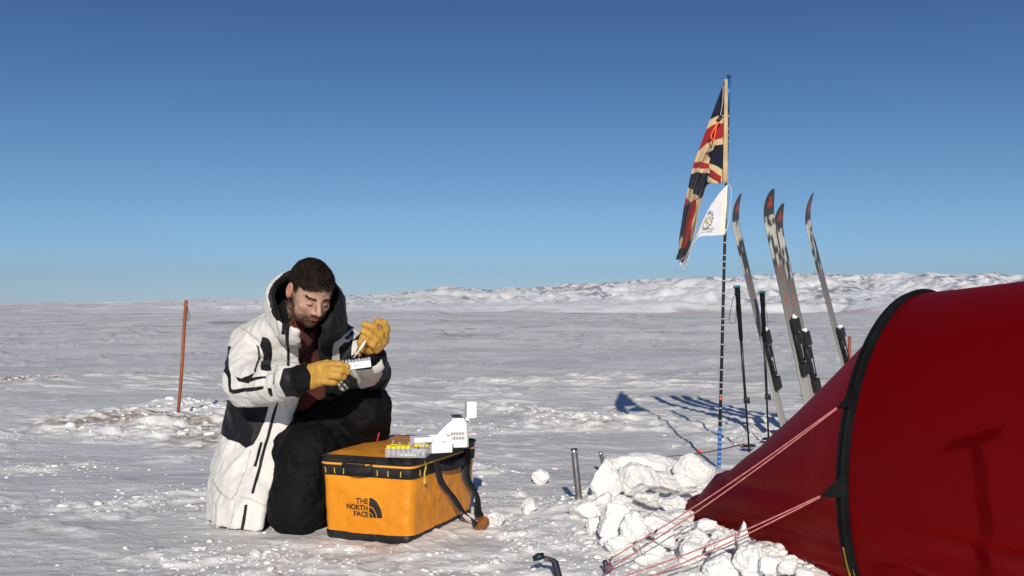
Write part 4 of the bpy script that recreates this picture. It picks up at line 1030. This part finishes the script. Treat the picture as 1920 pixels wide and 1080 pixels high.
# ------------------------------------------------------------------ the kneeling man
def Rm(yaw, pitch, roll):
    f_ = np.array([math.sin(yaw)*math.cos(pitch), -math.cos(yaw)*math.cos(pitch), -math.sin(pitch)])
    r0 = nz(np.cross([0, 0, 1.0], f_)) ; u0 = np.cross(f_, r0)      # r0: his left side
    r1 = r0*math.cos(roll)+u0*math.sin(roll); u1 = np.cross(f_, r1); return np.stack([r1, f_, u1], 1)
HC = P(583, 546, 4.0); HR_ = Rm(math.radians(36), math.radians(33), math.radians(-3))
def hw(x, f_, u): return HC + HR_@np.array([x, f_, u])
rsh = P(470, 641, 4.24); lsh = P(640, 640, 4.34); relb = P(464, 718, 4.06); rwri = P(556, 712, 3.85)
lelb = P(690, 700, 4.24); lwri = P(694, 668, 3.99)
pel = np.array([-.93, 4.48, .30]); chest = np.array([-.90, 4.30, .70]); nb_ = hw(0, -.055, -.17)
rkn = P(557, 944, 4.05); rkn[2] = .105; lkn = P(688, 768, 4.22)
MAN = thing('person', 'man in long white and black parka kneeling beside the yellow bag, looking down', 'person', [-.95, 4.35, 0])
def headf(X, Y, Z):
    e_ = lambda c_, r3, R=HR_: ell(X, Y, Z, hw(*c_), r3, R)
    cp = lambda a_, b_, ra, rb: cap(X, Y, Z, hw(*a_), hw(*b_), ra, rb)
    d = e_((0, -.012, .032), (.077, .097, .086))
    d = smin(d, e_((0, .030, -.030), (.062, .062, .083)), .03)
    d = smin(d, cp((-.036, .045, -.080), (.036, .045, -.080), .030, .030), .03)
    d = smin(d, e_((0, .072, -.102), (.024, .018, .020)), .02)
    d = smin(d, cp((-.036, .075, .013), (.036, .075, .013), .0095, .0095), .014)
    for s_ in (-1, 1):
        d = smin(d, e_((s_*.043, .062, -.030), (.022, .018, .020)), .018)
        d = smax(d, -e_((s_*.031, .101, -.006), (.018, .014, .012)), .010)
        d = smin(d, e_((s_*.031, .0775, -.009), (.014, .0115, .0105)), .006)
        d = smin(d, e_((s_*.086, -.012, -.008), (.010, .023, .034)), .005)
        d = smax(d, -e_((s_*.096, -.006, -.004), (.007, .013, .020)), .004)
        d = smin(d, e_((s_*.073, -.012, -.020), (.012, .014, .02)), .008)
        d = smin(d, e_((s_*.013, .100, -.041), (.009, .011, .008)), .006)
    d = smin(d, cp((0, .088, .004), (0, .117, -.033), .008, .011), .010)
    d = smin(d, e_((0, .114, -.037), (.011, .011, .009)), .006)
    d = smin(d, e_((0, .088, -.060), (.024, .012, .012)), .012)
    d = smin(d, cp((-.019, .089, -.066), (.019, .089, -.066), .006, .006), .006)
    d = smin(d, cp((-.017, .088, -.077), (.017, .088, -.077), .007, .007), .006)
    return d
def bodyf(X, Y, Z):
    d = headf(X, Y, Z)
    d = smin(d, cap(X, Y, Z, hw(0, -.03, -.06), nb_, .056, .060), .025)
    t_ = smin(cap(X, Y, Z, nb_ + [0, .07, -.05], [-.905, 4.36, .62], .045, .065), cap(X, Y, Z, [-.905, 4.37, .62], pel, .065, .09), .03); t_ = smin(t_, cap(X, Y, Z, (rsh+[.06, 0.05, -.01]), (lsh+[-.03, 0, -.01]), .045, .045), .05)
    t_ = smin(t_, cap(X, Y, Z, pel+[-.07, 0, -.02], pel+[.09, 0, 0], .10, .10), .05)
    for a_, b_, c__, r in ((rsh+[.03,0.03,0], relb, rwri, 1), (lsh+[-.02,0,0], lelb, lwri, 1)):
        t_ = smin(t_, cap(X, Y, Z, a_, b_, .050, .040), .03); t_ = smin(t_, cap(X, Y, Z, b_, c__, .040, .028), .02)
    t_ = smin(t_, cap(X, Y, Z, pel+[-.08, 0, -.02], rkn+[0,.02,.01], .075, .055), .03); t_ = smin(t_, cap(X, Y, Z, rkn+[0,.02,.01], [-.95, 4.55, .07], .05, .035), .02)
    t_ = smin(t_, cap(X, Y, Z, pel+[.10, 0, 0], lkn, .075, .055), .03); t_ = smin(t_, cap(X, Y, Z, lkn, [-.66, 4.44, .10], .05, .035), .02)
    return smin(d, t_, .02)
def axis(a_, b_, fa, fb, fine, coarse):
    return np.unique(np.concatenate([np.arange(a_, fa, coarse), np.arange(fa, fb, fine), np.arange(fb, b_, coarse)]).round(5))
hx0, hy0 = HC[0], HC[1]
V, F = surfnet(bodyf, axis(-1.30, -.45, hx0-.125, hx0+.135, .0030, .014), axis(3.70, 4.75, hy0-.16, hy0+.15, .0030, .014), axis(.02, HC[2]+.17, HC[2]-.15, HC[2]+.17, .0030, .014))
V = smooth_mesh(V, F, 1, .4)
loc = (V-HC)@HR_
bd = np.full(len(V), -2.0)
lx, lf, lu = loc[:, 0], loc[:, 1], loc[:, 2]
jaw = sstep(-.030, -.062, lu + .30*np.abs(lx) - .22*np.clip(.06-lf, 0, .2)) * (np.abs(loc).max(1) < .16)
mou = np.maximum(jaw, sstep(.034, .02, np.abs(lx))*sstep(-.048, -.053, lu)*(lf > .06))
lipm = sstep(.022, .016, np.abs(lx))*sstep(.0095, .006, np.abs(lu+.0715))*(lf > .07)
ear = sstep(.074, .082, np.abs(lx))*sstep(.05, .03, np.abs(lu))*(np.abs(lf) < .04)
nose = sstep(.10, .112, lf)*.3 + .12*sstep(.03, .012, np.hypot(np.abs(lx)-.043, lu+.028))*(lf > .03)
mesh('body', V, F, M['skin'], MAN, attrs={'beard': (mou*(1-lipm)*1.5*np.clip(.8+perlin(lx*120, lf*120, lu*120)*.6, .3, 1)-.8), 'lip': lipm*1.2-.6, 'red': (ear*1.5+nose*1.4-1.0)})
# hair
def hairf(X, Y, Z):
    e_ = lambda c_, r3: ell(X, Y, Z, hw(*c_), r3, HR_)
    d = e_((-.003, -.018, .040), (.084, .102, .088)); d = smin(d, e_((-.004, .036, .080), (.060, .048, .036)), .03)
    x, y, z = X-HC[0], Y-HC[1], Z-HC[2]
    l0_ = np.abs(x*HR_[0, 0]+y*HR_[1, 0]+z*HR_[2, 0]); l1 = x*HR_[0, 1]+y*HR_[1, 1]+z*HR_[2, 1]; l2 = x*HR_[0, 2]+y*HR_[1, 2]+z*HR_[2, 2]
    # hairline: front above the brow, dips at the temple into sideburns, lower at the nape
    line = np.where(l1 > .03, .048 + .25*np.maximum(.03-0*l1, 0)*0 + .012*np.clip((l0_-.03)/.03, -1, 1)*-1, np.where(l1 > .004, .048-(.03-l1)*3.0, np.where(l1 > -.035, .022 + 0*l1, -.045)))
    line = line + .006*perlin(l0_*60+l1*0, l1*60+l0_*0, l2*0+2.0)
    d = smax(d, (line - l2)*.8, .004)
    return d
V, F = surfnet(hairf, np.arange(hx0-.14, hx0+.14, .0035), np.arange(hy0-.16, hy0+.15, .0035), np.arange(HC[2]-.10, HC[2]+.17, .0035))
V = smooth_mesh(V, F, 1, .4); N = normals(V, F); V = V + N*(.0025*perlin(V[:, 0]*35, V[:, 1]*35, V[:, 2]*35)+.001*perlin(V[:, 0]*160, V[:, 1]*160, V[:, 2]*160))[:, None]
HAIR = mesh('hair', V, F, M['hair'], MAN)
def strands(name, Pp, Nn, Dr, L_, wdt, m, parent, seed=1):
    r_ = np.random.default_rng(seed); n_ = len(Pp)
    D_ = Nn*.25 + Dr + r_.normal(size=(n_, 3))*.34; D_ /= np.linalg.norm(D_, axis=1)[:, None]
    S_ = np.cross(D_, Nn + 1e-3); S_ /= np.linalg.norm(S_, axis=1)[:, None]+1e-9
    l_ = L_*r_.uniform(.6, 1.3, (n_, 1)); a_ = Pp - S_*wdt/2 - Nn*.001; b_ = Pp + S_*wdt/2 - Nn*.001; c_ = Pp + D_*l_
    m_ = (a_+b_)/2 + D_*l_*.5 + Nn*l_*.12
    Vv = np.stack([a_, b_, m_ + S_*wdt*.35, c_, m_ - S_*wdt*.35], 1).reshape(-1, 3); i0 = np.arange(n_)*5
    Fq_ = np.stack([i0, i0+1, i0+2, i0+4], 1); Ft = np.stack([i0+4, i0+2, i0+3, i0+3], 1)
    return mesh(name, Vv, [tuple(q) for q in Fq_] + [tuple(q[:3]) for q in Ft], m, parent)
r_ = np.random.default_rng(2); N = normals(V, F); k_ = r_.choice(len(V), 12000)
lc_ = (V-HC)@HR_; flow = HR_@np.array([.15, .75, -.25])
strands('hair_strands', V[k_]-N[k_]*.002, N[k_], np.tile(flow, (len(k_), 1)), .0105, .0011, M['hair'], HAIR)
k2 = k_[(lc_[k_, 2] < .085) & (r_.uniform(size=len(k_)) < .45)]
strands('hair_fringe', V[k2]-N[k2]*.001, N[k2], np.tile(HR_@np.array([.35, .5, -.6]), (len(k2), 1)), .014, .0013, mat('light_brown_hair', (.045,.028,.018), .6, (.09,.058,.038), 50, spec=.2), HAIR, 9)
bV = (MANb := [c_ for c_ in MAN.children if c_.name.startswith('body')][0]).data
bv_ = np.zeros(len(bV.vertices)*3, np.float32); bV.vertices.foreach_get('co', bv_); bv_ = bv_.reshape(-1, 3)+WL[MAN.name]
bn_ = np.zeros(len(bV.vertices)*3, np.float32); bV.vertices.foreach_get('normal', bn_); bn_ = bn_.reshape(-1, 3)
cand = np.where((mou*(1-lipm) > .55) & (lf > -.01))[0]; k_ = r_.choice(cand, 9500)
strands('beard', bv_[k_], bn_[k_], np.tile(HR_@np.array([0, .1, -.9]), (len(k_), 1)), .0055, .0009, M['beard'], MAN, 3)
def brow_pts(s_):
    m_ = (np.abs(lu-.016-.10*(np.abs(lx)-.035)) < .0045) & (lx*s_ > .012) & (lx*s_ < .052) & (lf > .05); return np.where(m_)[0]
for s_ in (-1, 1):
    c2 = brow_pts(s_); k_ = r_.choice(c2, 800); strands('eyebrow', bv_[k_], bn_[k_], np.tile(HR_@np.array([s_*.9, 0, .1]), (len(k_), 1)), .006, .0009, M['beard'], MAN, 4)
    # lowered lashes
    pl_ = [hw(s_*x, .0900-.45*abs(x-.031)-8*(x-.031)**2, -.0125+.0 - .12*abs(x-.031)) for x in np.linspace(.018, .045, 9)]
    mesh('eyelashes', *tube(pl_, .0021, 5), M['hair'], MAN)

def folds(V, N, amp, sc_=1.0, seed=0.0, dirv=(0, 0, 1), st_=3.0):
    d_ = nz(dirv); a_ = V@d_; q = V*sc_
    s1 = q - np.outer(a_*sc_, d_)*(1-1/st_)
    f = 1 - np.abs(perlin(s1[:, 0]*9+seed, s1[:, 1]*9, s1[:, 2]*9))*2.4
    g_ = 1 - np.abs(perlin(s1[:, 0]*21+seed, s1[:, 1]*21+5, s1[:, 2]*21))*2.4
    return V + N*((np.clip(f, -.5, 1)*amp + np.clip(g_, -.5, 1)*amp*.45)[:, None])
# trousers
def trouf(X, Y, Z):
    d = cap(X, Y, Z, pel+[-.06, .02, -.01], pel+[.08, .02, 0], .15, .14)
    d = smin(d, cap(X, Y, Z, pel+[-.05, -.02, .02], rkn+[.035, .04, .20], .13, .106), .06)
    d = smin(d, cap(X, Y, Z, rkn+[.035, .04, .20], rkn+[.006, 0, 0], .106, .102), .03)
    d = smin(d, cap(X, Y, Z, rkn, [-.97, 4.50, .09], .098, .075), .03)
    d = smin(d, cap(X, Y, Z, pel+[.08, -.02, .02], lkn, .125, .096), .05)
    d = smin(d, cap(X, Y, Z, lkn, [-.665, 4.44, .13], .094, .082), .025)
    d = smin(d, ell(X, Y, Z, P(625, 835, 4.34), (.13, .12, .13)), .06); d = smin(d, ell(X, Y, Z, P(608, 800, 4.30), (.11, .12, .10)), .07)
    return smax(d, .004-Z, .01)
V, F = surfnet(trouf, np.arange(-1.30, -.45, .009), np.arange(3.85, 4.80, .009), np.arange(-.01, .66, .009))
V = smooth_mesh(V, F, 2); N = normals(V, F); V = folds(V, N, .012, .8, 3.0, (.5, -.3, -.8), 2.4); V = folds(V, N, .004, 2.0, 8.0, (.9, -.3, .3), 2.4); V[:, 2] = np.maximum(V[:, 2], .002)
TR = mesh('trousers', V, F, M['trousers'], MAN)
mesh('knee_zip', *ribbon(curve_pts([P(713, 797, 4.215), P(711, 815, 4.22), P(707, 828, 4.23)], 8)+np.array([.0, -.02, 0]), [1, 0, .2], .007, .003), mat('red_zip', (.5, .03, .06), .5), TR)
def boot(c_, fd_, name='boot'):
    f_ = nz(fd_); s_ = nz(np.cross(f_, [0, 0, 1])); R = np.stack([s_, f_, [0, 0, 1]], 1)
    def bf(X, Y, Z):
        d = ell(X, Y, Z, c_ + f_*.03 + np.array([0, 0, .045]), (.052, .145, .05), R); d = smin(d, cap(X, Y, Z, c_-f_*.05+[0, 0, .06], c_-f_*.05+[0, 0, .2], .055, .06), .04); return smax(d, .003-Z, .005)
    V, F = surfnet(bf, np.arange(c_[0]-.22, c_[0]+.22, .01), np.arange(c_[1]-.22, c_[1]+.22, .01), np.arange(-.01, .3, .01)); mesh(name, smooth_mesh(V, F, 1), F, M['dark_plastic'], MAN)
boot(np.array([-.655, 4.46, 0.0]), (.15, -1, 0)); boot(np.array([-.99, 4.66, 0.0]), (-.05, .4, 0))
# shirt
def shirtf(X, Y, Z):
    d = cap(X, Y, Z, nb_+[.0, .06, -.045], [-.905, 4.34, .62], .068, .098); d = smin(d, cap(X, Y, Z, [-.905, 4.34, .62], pel+[.0, -.05, .10], .098, .125), .05)
    d = smin(d, cap(X, Y, Z, nb_+[0, 0, .015], nb_+[0, .03, -.06], .064, .070), .02)
    return smax(d, .33-Z, .01)
V, F = surfnet(shirtf, np.arange(-1.15, -.65, .008), np.arange(3.9, 4.65, .008), np.arange(.3, 1.0, .008))
V = smooth_mesh(V, F, 2); N = normals(V, F); V = folds(V, N, .010, 1.1, 8.0, (0, -.2, 1), 3)
SHI = mesh('shirt', V, F, M['shirt'], MAN)
V, F = surfnet(lambda X, Y, Z: cap(X, Y, Z, nb_+[0, -.005, .022], nb_+[0, .02, -.02], .068, .078), np.arange(-1.0, -.7, .006), np.arange(3.9, 4.35, .006), np.arange(.74, .98, .006))
V = folds(V, normals(V, F), .004, 2.5, 8.0, (0, 0, 1), .4); mesh('neck_warmer', V, F, M['black_fabric'], MAN)
# ---- parka
ZT = np.array([0, .12, .25, .38, .50, .62, .72, .80, .86, .93])
CX = np.interp; 
TX = np.array([-1.030, -1.035, -1.025, -1.00, -.98, -.945, -.925, -.91, -.90, -.88])
TY = np.array([4.36, 4.38, 4.42, 4.45, 4.43, 4.37, 4.30, 4.24, 4.20, 4.18])
RX = np.array([.275, .282, .282, .278, .268, .250, .232, .212, .165, .10])
RY = np.array([.345, .335, .30, .255, .225, .21, .20, .18, .155, .10])
def jsolid(X, Y, Z):
    cx = np.interp(Z, ZT, TX).astype(np.float32); cy = np.interp(Z, ZT, TY).astype(np.float32); rx_ = np.interp(Z, ZT, RX).astype(np.float32); ry_ = np.interp(Z, ZT, RY).astype(np.float32)
    q = (np.abs((X-cx)/rx_)**2+np.abs((Y-cy)/ry_)**2)**(1/2)
    d = (q-1)*np.minimum(rx_, ry_)
    d = smax(d, Z-.88, .03)
    d = smin(d, cap(X, Y, Z, rsh+[.03, .02, -.012], [-.9, 4.30, .86], .095, .10), .05); d = smin(d, cap(X, Y, Z, [-.9, 4.30, .86], lsh+[-.02, .02, -.012], .10, .088), .05)
    # collar and hood bulk
    d = smin(d, cap(X, Y, Z, HC+[-.045, .05, -.11], HC+[.02, .08, -.12], .118, .104), .03)
    d = smin(d, ell(X, Y, Z, HC+[-.052, .120, -.040], (.162, .135, .128)), .03)
    # sleeves
    s1 = smin(cap(X, Y, Z, rsh+[0, .01, -.02], relb, .090, .086), cap(X, Y, Z, relb, relb*.12+rwri*.88, .088, .070), .03)
    s2 = smin(cap(X, Y, Z, lsh+[0, .01, -.02], lelb, .092, .082), cap(X, Y, Z, lelb, lelb*.15+lwri*.85, .080, .062), .03)
    return d, s1, s2
EDGE = [(560, 600), (561, 620), (560, 690), (562, 740), (548, 780), (535, 830), (520, 880), (500, 940), (488, 1012), (480, 1100), (820, 1100), (820, 720), (690, 735), (636, 742), (612, 730), (604, 700), (601, 650), (602, 618), (598, 600)]
def jf(X, Y, Z):
    d, s1, s2 = jsolid(X, Y, Z)
    shell = np.maximum(d, -(d+.022))
    # front opening: everything seen through the open front, forward of the body's middle
    Xb, Yb, Zb = np.broadcast_arrays(X, Y, Z); Q = np.stack([Xb.ravel()[::1], Yb.ravel(), Zb.ravel()], 1)
    px_, py_ = proj(Q); ps = psdf(px_, py_, EDGE).reshape(Xb.shape)/FP*4.1
    cy = np.interp(Z, ZT, TY).astype(np.float32)
    cutp = smin_ = np.minimum(ps, (cy + .05) - Y)
    shell = np.maximum(shell, cutp)
    # hood mouth: hollow round the head
    hol = ell(X, Y, Z, HC+[-.028, -.020, -.005], (.142, .190, .150)); shell = np.maximum(shell, -hol)
    shell = np.maximum(shell, .024 - Z)
    return smin(np.minimum(shell, 9), np.minimum(s1, 9), .025) if False else np.minimum(smin(shell, s1, .02), smin(shell, s2, .012))
xs_ = np.arange(-1.42, -.47, .0072); ys_ = np.arange(3.74, 4.82, .0078); zs_ = np.arange(-.01, 1.14, .0072)
V, F = surfnet(jf, xs_, ys_, zs_)
V = smooth_mesh(V, F, 2, .5); N = normals(V, F)
V0 = V.copy()
V = folds(V, N, .0075, 1.05, 1.0, (.15, .1, 1), 1.7); V = folds(V, N, .0014, 2.0, 6.0, (1, .3, .3), 2.4)
px_, py_ = proj(V0)
dS, s1S, s2S = jsolid(V0[:, 0], V0[:, 1], V0[:, 2])
arm1 = (s1S < dS + .004); arm2 = (s2S < dS + .004)
blackL = [Z1([(578,473),(608,473),(603,640),(572,640)]), Z1([(617,500),(640,480),(632,640),(630,880),(610,880),(606,640)]),
 Z1([(435,660),(480,665),(500,700),(503,800),(490,900),(432,910),(428,860),(440,800),(420,715)]),
 Z1([(395,715),(412,722),(412,850),(390,930),(378,915),(395,850)]),
 Z1([(180,735),(215,735),(206,800),(195,900),(212,1000),(226,1065),(205,1060),(180,960),(160,900)]),
 Z1([(235,948),(290,965),(385,922),(360,965),(340,1000),(270,985)]), Z1([(350,962),(455,943),(455,958),(345,990)]),
 Z1([(215,1040),(440,1015),(445,1038),(340,1055),(225,1070)]), Z1([(465,1035),(490,1030),(512,1085),(488,1090)]),
 Z1([(515,925),(528,925),(510,1010),(500,1010)]), Z1([(560,1000),(590,900),(760,860),(760,1100),(600,1090)])]
lower = [Z2([(120,60),(190,112),(300,160),(450,150),(425,225),(385,330),(345,410),(300,440),(240,395),(180,380),(100,312),(120,240),(60,200),(80,60)])]
bars = [Z2([(502,120),(515,120),(440,400),(350,745),(330,745),(400,470),(470,200)]), Z2([(388,390),(408,392),(364,562),(342,558)]), Z2([(288,815),(307,815),(278,985),(255,985)])]
whiteR = [Z1([(930,830),(940,740),(960,690),(1000,655),(1095,598),(1135,640),(1090,690),(1010,700),(985,740),(985,830)]),
 Z1([(1085,700),(1120,690),(1130,790),(1075,800)]),
 Z1([(1040,900),(1215,888),(1290,820),(1300,880),(1290,930),(1240,1000),(1140,1030),(1120,960)]),
 Z1([(945,960),(975,955),(1060,1030),(1030,1060),(985,1040)])]
blackR = [Z1([(1010,665),(1085,622),(1098,645),(1030,683)]), Z1([(958,962),(966,958),(1040,1040),(1025,1045)])]
ml = lambda L_: np.max([psdf(px_, py_, q) for q in L_], axis=0)
b1 = ml(blackL); b2 = np.where(arm1, -9, ml(lower)); b3 = np.where(arm1, -9, ml(bars))
right = px_ - np.where(py_ < 742, 592, 603); wR = np.minimum(right, -ml(whiteR)); bR = np.maximum(wR, ml(blackR))  # this black also paints shade onto the white hood's outer right side
blk = np.max([b1, b2, b3, bR], axis=0)
seams = [Z2([(322,445),(328,445),(300,560),(262,665),(232,745),(205,788),(188,788),(204,778),(226,740),(256,660),(294,560)]), Z2([(70,640),(76,640),(130,730),(190,782),(188,788),(120,735)]),
 Z2([(255,760),(330,778),(425,822),(424,828),(328,784),(255,766)]), Z2([(225,780),(230,780),(215,880),(185,990),(180,990),(210,880)]), Z1([(250,580),(300,610),(400,665),(425,700),(420,704),(395,672),(298,616),(248,586)]),
 Z1([(520,500),(526,500),(560,640),(575,760),(572,850),(566,850),(568,760),(553,640)]), Z1([(455,935),(560,905),(561,910),(456,941)])]
seam = np.where(inner0 := ((dS < -.009) & ~arm1 & ~arm2), -6, ml(seams))
blk = np.where((N[:, 1] > .35) & (px_ < 603), -6, blk)                        # back of the coat stays white
inner = (dS < -.009) & ~arm1 & ~arm2
blk = np.where(inner, 6, blk)
hl = (V0-HC); hood = (hl[:, 2] > -.12) & (ell(V0[:, 0], V0[:, 1], V0[:, 2], HC+[-.028, -.020, -.005], (.142, .190, .150)) < 1)
blk = np.where(hood, np.maximum(blk, (.007-ell(V0[:, 0], V0[:, 1], V0[:, 2], HC+[-.028, -.020, -.005], (.142, .190, .150)))*600), blk)
M['parka'] = mat('white_parka_shell', (.71, .685, .645), .6, (.65, .625, .585), 5, bump=.25, bscale=30, bump2=(.1, 200), spec=.3, attr=[('seam', (.30, .28, .25), .9), ('panels_and_shade', (.007, .007, .009), .35)], sheen=.05)
PK = mesh('parka', V, F, M['parka'], MAN, attrs={'panels_and_shade': blk, 'seam': seam})
# knitted cuffs
def simple(name, f_, lo_, hi_, st_, m, parent, fo=0.0, dirv=(0, 0, 1)):
    V, F = surfnet(f_, np.arange(lo_[0], hi_[0], st_), np.arange(lo_[1], hi_[1], st_), np.arange(lo_[2], hi_[2], st_)); V = smooth_mesh(V, F, 1)
    if fo: V = folds(V, normals(V, F), fo, 2.0, 4.0, dirv, 2)
    return mesh(name, V, F, m, parent)
c0, c1 = P(535, 716, 3.90), P(573, 707, 3.825)
simple('cuff', lambda X, Y, Z: cap(X, Y, Z, c0, c1, .062, .048), np.minimum(c0, c1)-.09, np.maximum(c0, c1)+.09, .005, M['black_fabric'], MAN, .003)
c2_, c3_ = P(694, 680, 4.04), P(693, 664, 3.985)
simple('cuff', lambda X, Y, Z: cap(X, Y, Z, c2_, c3_, .050, .045), np.minimum(c2_, c3_)-.09, np.maximum(c2_, c3_)+.09, .005, M['black_fabric'], MAN, .003)
# gloves
def glove(palm, fingers, thumb, name='glove'):
    allp = np.array([q for ch in [palm[:2]]+fingers+[thumb] for q in ch if len(np.shape(q)) == 1 and len(q) == 3])
    lo_, hi_ = allp.min(0)-.055, allp.max(0)+.055
    def f_(X, Y, Z):
        a_, b_, ra, rb, wv, sq = palm
        d = cap(X, Y, Z, a_-wv, b_-wv*1.1, ra, rb); d = smin(d, cap(X, Y, Z, a_+wv, b_+wv*1.1, ra, rb), .02)
        fs = None
        for ch in fingers:
            k_ = None
            for i in range(len(ch)-1):
                c_ = cap(X, Y, Z, ch[i], ch[i+1], .0166-.0009*i, .0166-.0012*(i+1)); k_ = c_ if k_ is None else smin(k_, c_, .006)
            fs = k_ if fs is None else smin(fs, k_, .0035)
        k_ = None
        for i in range(len(thumb)-1):
            c_ = cap(X, Y, Z, thumb[i], thumb[i+1], .018-.002*i, .016-.002*i); k_ = c_ if k_ is None else smin(k_, c_, .008)
        d = smin(d, fs, .009); return smin(d, k_, .010)
    V, F = surfnet(f_, np.arange(lo_[0], hi_[0], .003), np.arange(lo_[1], hi_[1], .003), np.arange(lo_[2], hi_[2], .003))
    V = smooth_mesh(V, F, 1, .4); V = folds(V, normals(V, F), .0016, 3.2, 2.0); return mesh(name, V, F, M['leather'], MAN)
TY_ = 3.80
glove((P(580, 707, 3.825), P(600, 701, 3.80), .030, .028, np.array([0, 0, .018]), 0),
      [[P(602, 687, 3.80), P(622, 684, 3.785), P(638, 685, 3.785), P(651, 688, 3.795)], [P(604, 696, 3.785), P(624, 692, 3.77), P(640, 694, 3.77), P(651, 697, 3.785)],
       [P(602, 705, 3.785), P(620, 703, 3.77), P(634, 705, 3.77), P(643, 707, 3.785)], [P(598, 714, 3.79), P(612, 714, 3.78), P(624, 715, 3.785), P(632, 715, 3.80)]],
      [P(590, 690, 3.84), P(612, 683, 3.86), P(636, 683, 3.865)])
glove((P(690, 657, 3.975), P(706, 637, 3.965), .030, .033, np.array([.016, 0, .004]), 0),
      [[P(719, 634, 3.955), P(724, 618, 3.945), P(719, 606, 3.93), P(708, 603, 3.915)], [P(716, 642, 3.945), P(712, 625, 3.925), P(699, 613, 3.905), P(685, 608, 3.905)],
       [P(712, 650, 3.94), P(705, 637, 3.91), P(693, 627, 3.895), P(682, 621, 3.90)], [P(706, 655, 3.94), P(699, 645, 3.91), P(688, 637, 3.90), P(680, 632, 3.905)]],
      [P(692, 656, 3.95), P(680, 652, 3.92), P(676, 642, 3.905)])
# swab and slide tray held in the gloves
tr0 = P(652, 693, 3.80)
SW = thing('dropper', 'thin white plastic dropper held above the tray by the raised glove', 'dropper', P(664, 670, 3.83))
mesh('stem', *tube([P(663, 671, 3.83), P(672, 659, 3.84), P(674, 656, 3.845)], [.0012, .0022, .004], 8), M['white_plastic'], SW)
mesh('bulb', *tube([P(674, 656, 3.845), P(683, 643, 3.865), P(686, 638, 3.87)], [.004, .0055, .003], 8), M['white_plastic'], SW)
TRY = thing('sample_tray', 'shallow white tray of clear tubes held in the lower yellow glove', 'tray', tr0)
tx = nz(P(695, 686, 3.80)-P(650, 692, 3.78)); ty = nz(np.cross([0, 0, 1], tx)); tz = np.cross(tx, ty); ty = nz(ty - .0*tz)
tc0 = P(672, 685, 3.80) + ty*.045
mesh('box', *cat_([box(tc0, tx*.048, ty*.045, tz*.0125, .0015)]), M['carton'], TRY, smooth=False)
mesh('printed_line', *box(tc0 - ty*.0453 + tx*-.010 + tz*.001, tx*.012, ty*.0005, tz*.0012), M['ink'], TRY, smooth=False)
mesh('tube_insert', *box(tc0 + tz*.0135 - tx*.012, tx*.058, ty*.04, tz*.002, .0008), M['frosted'], TRY, smooth=False)
tb = []; r_ = np.random.default_rng(4)
for i in range(9):
    for j in range(5):
        q = tc0 + tx*(-.054+i*.0125) + ty*(-.034+j*.016) + tz*.013
        if r_.uniform() < .85: mesh('tube', *tube([q, q+tz*(.006+r_.uniform(0, .005))], .0042, 7), M['clear'], TRY)
q = tc0 - tx*.062 - ty*.032 + tz*.012; mesh('green_cap', *box(q+tz*.006, tx*.007, ty*.006, tz*.007, .001), M['green_cap'], TRY, smooth=False)

# ------------------------------------------------------------------ thin air haze over the plain
V, F = box([0, 3000, 120], [9500, 0, 0], [0, 6500, 0], [0, 0, 220])
hz_m = bpy.data.materials.new('thin_haze'); hz_m.use_nodes = True; t = hz_m.node_tree; t.nodes.clear()
pv = t.nodes.new('ShaderNodeVolumePrincipled'); pv.inputs['Density'].default_value = 6.5e-5; pv.inputs['Color'].default_value = (.86, .92, 1.0, 1); pv.inputs['Anisotropy'].default_value = .2
ou = t.nodes.new('ShaderNodeOutputMaterial'); t.links.new(pv.outputs[0], ou.inputs['Volume'])
tag(mesh('haze', V, F, hz_m, smooth=False), 'thin pale haze hanging over the far snow plain', 'haze', kind='stuff')
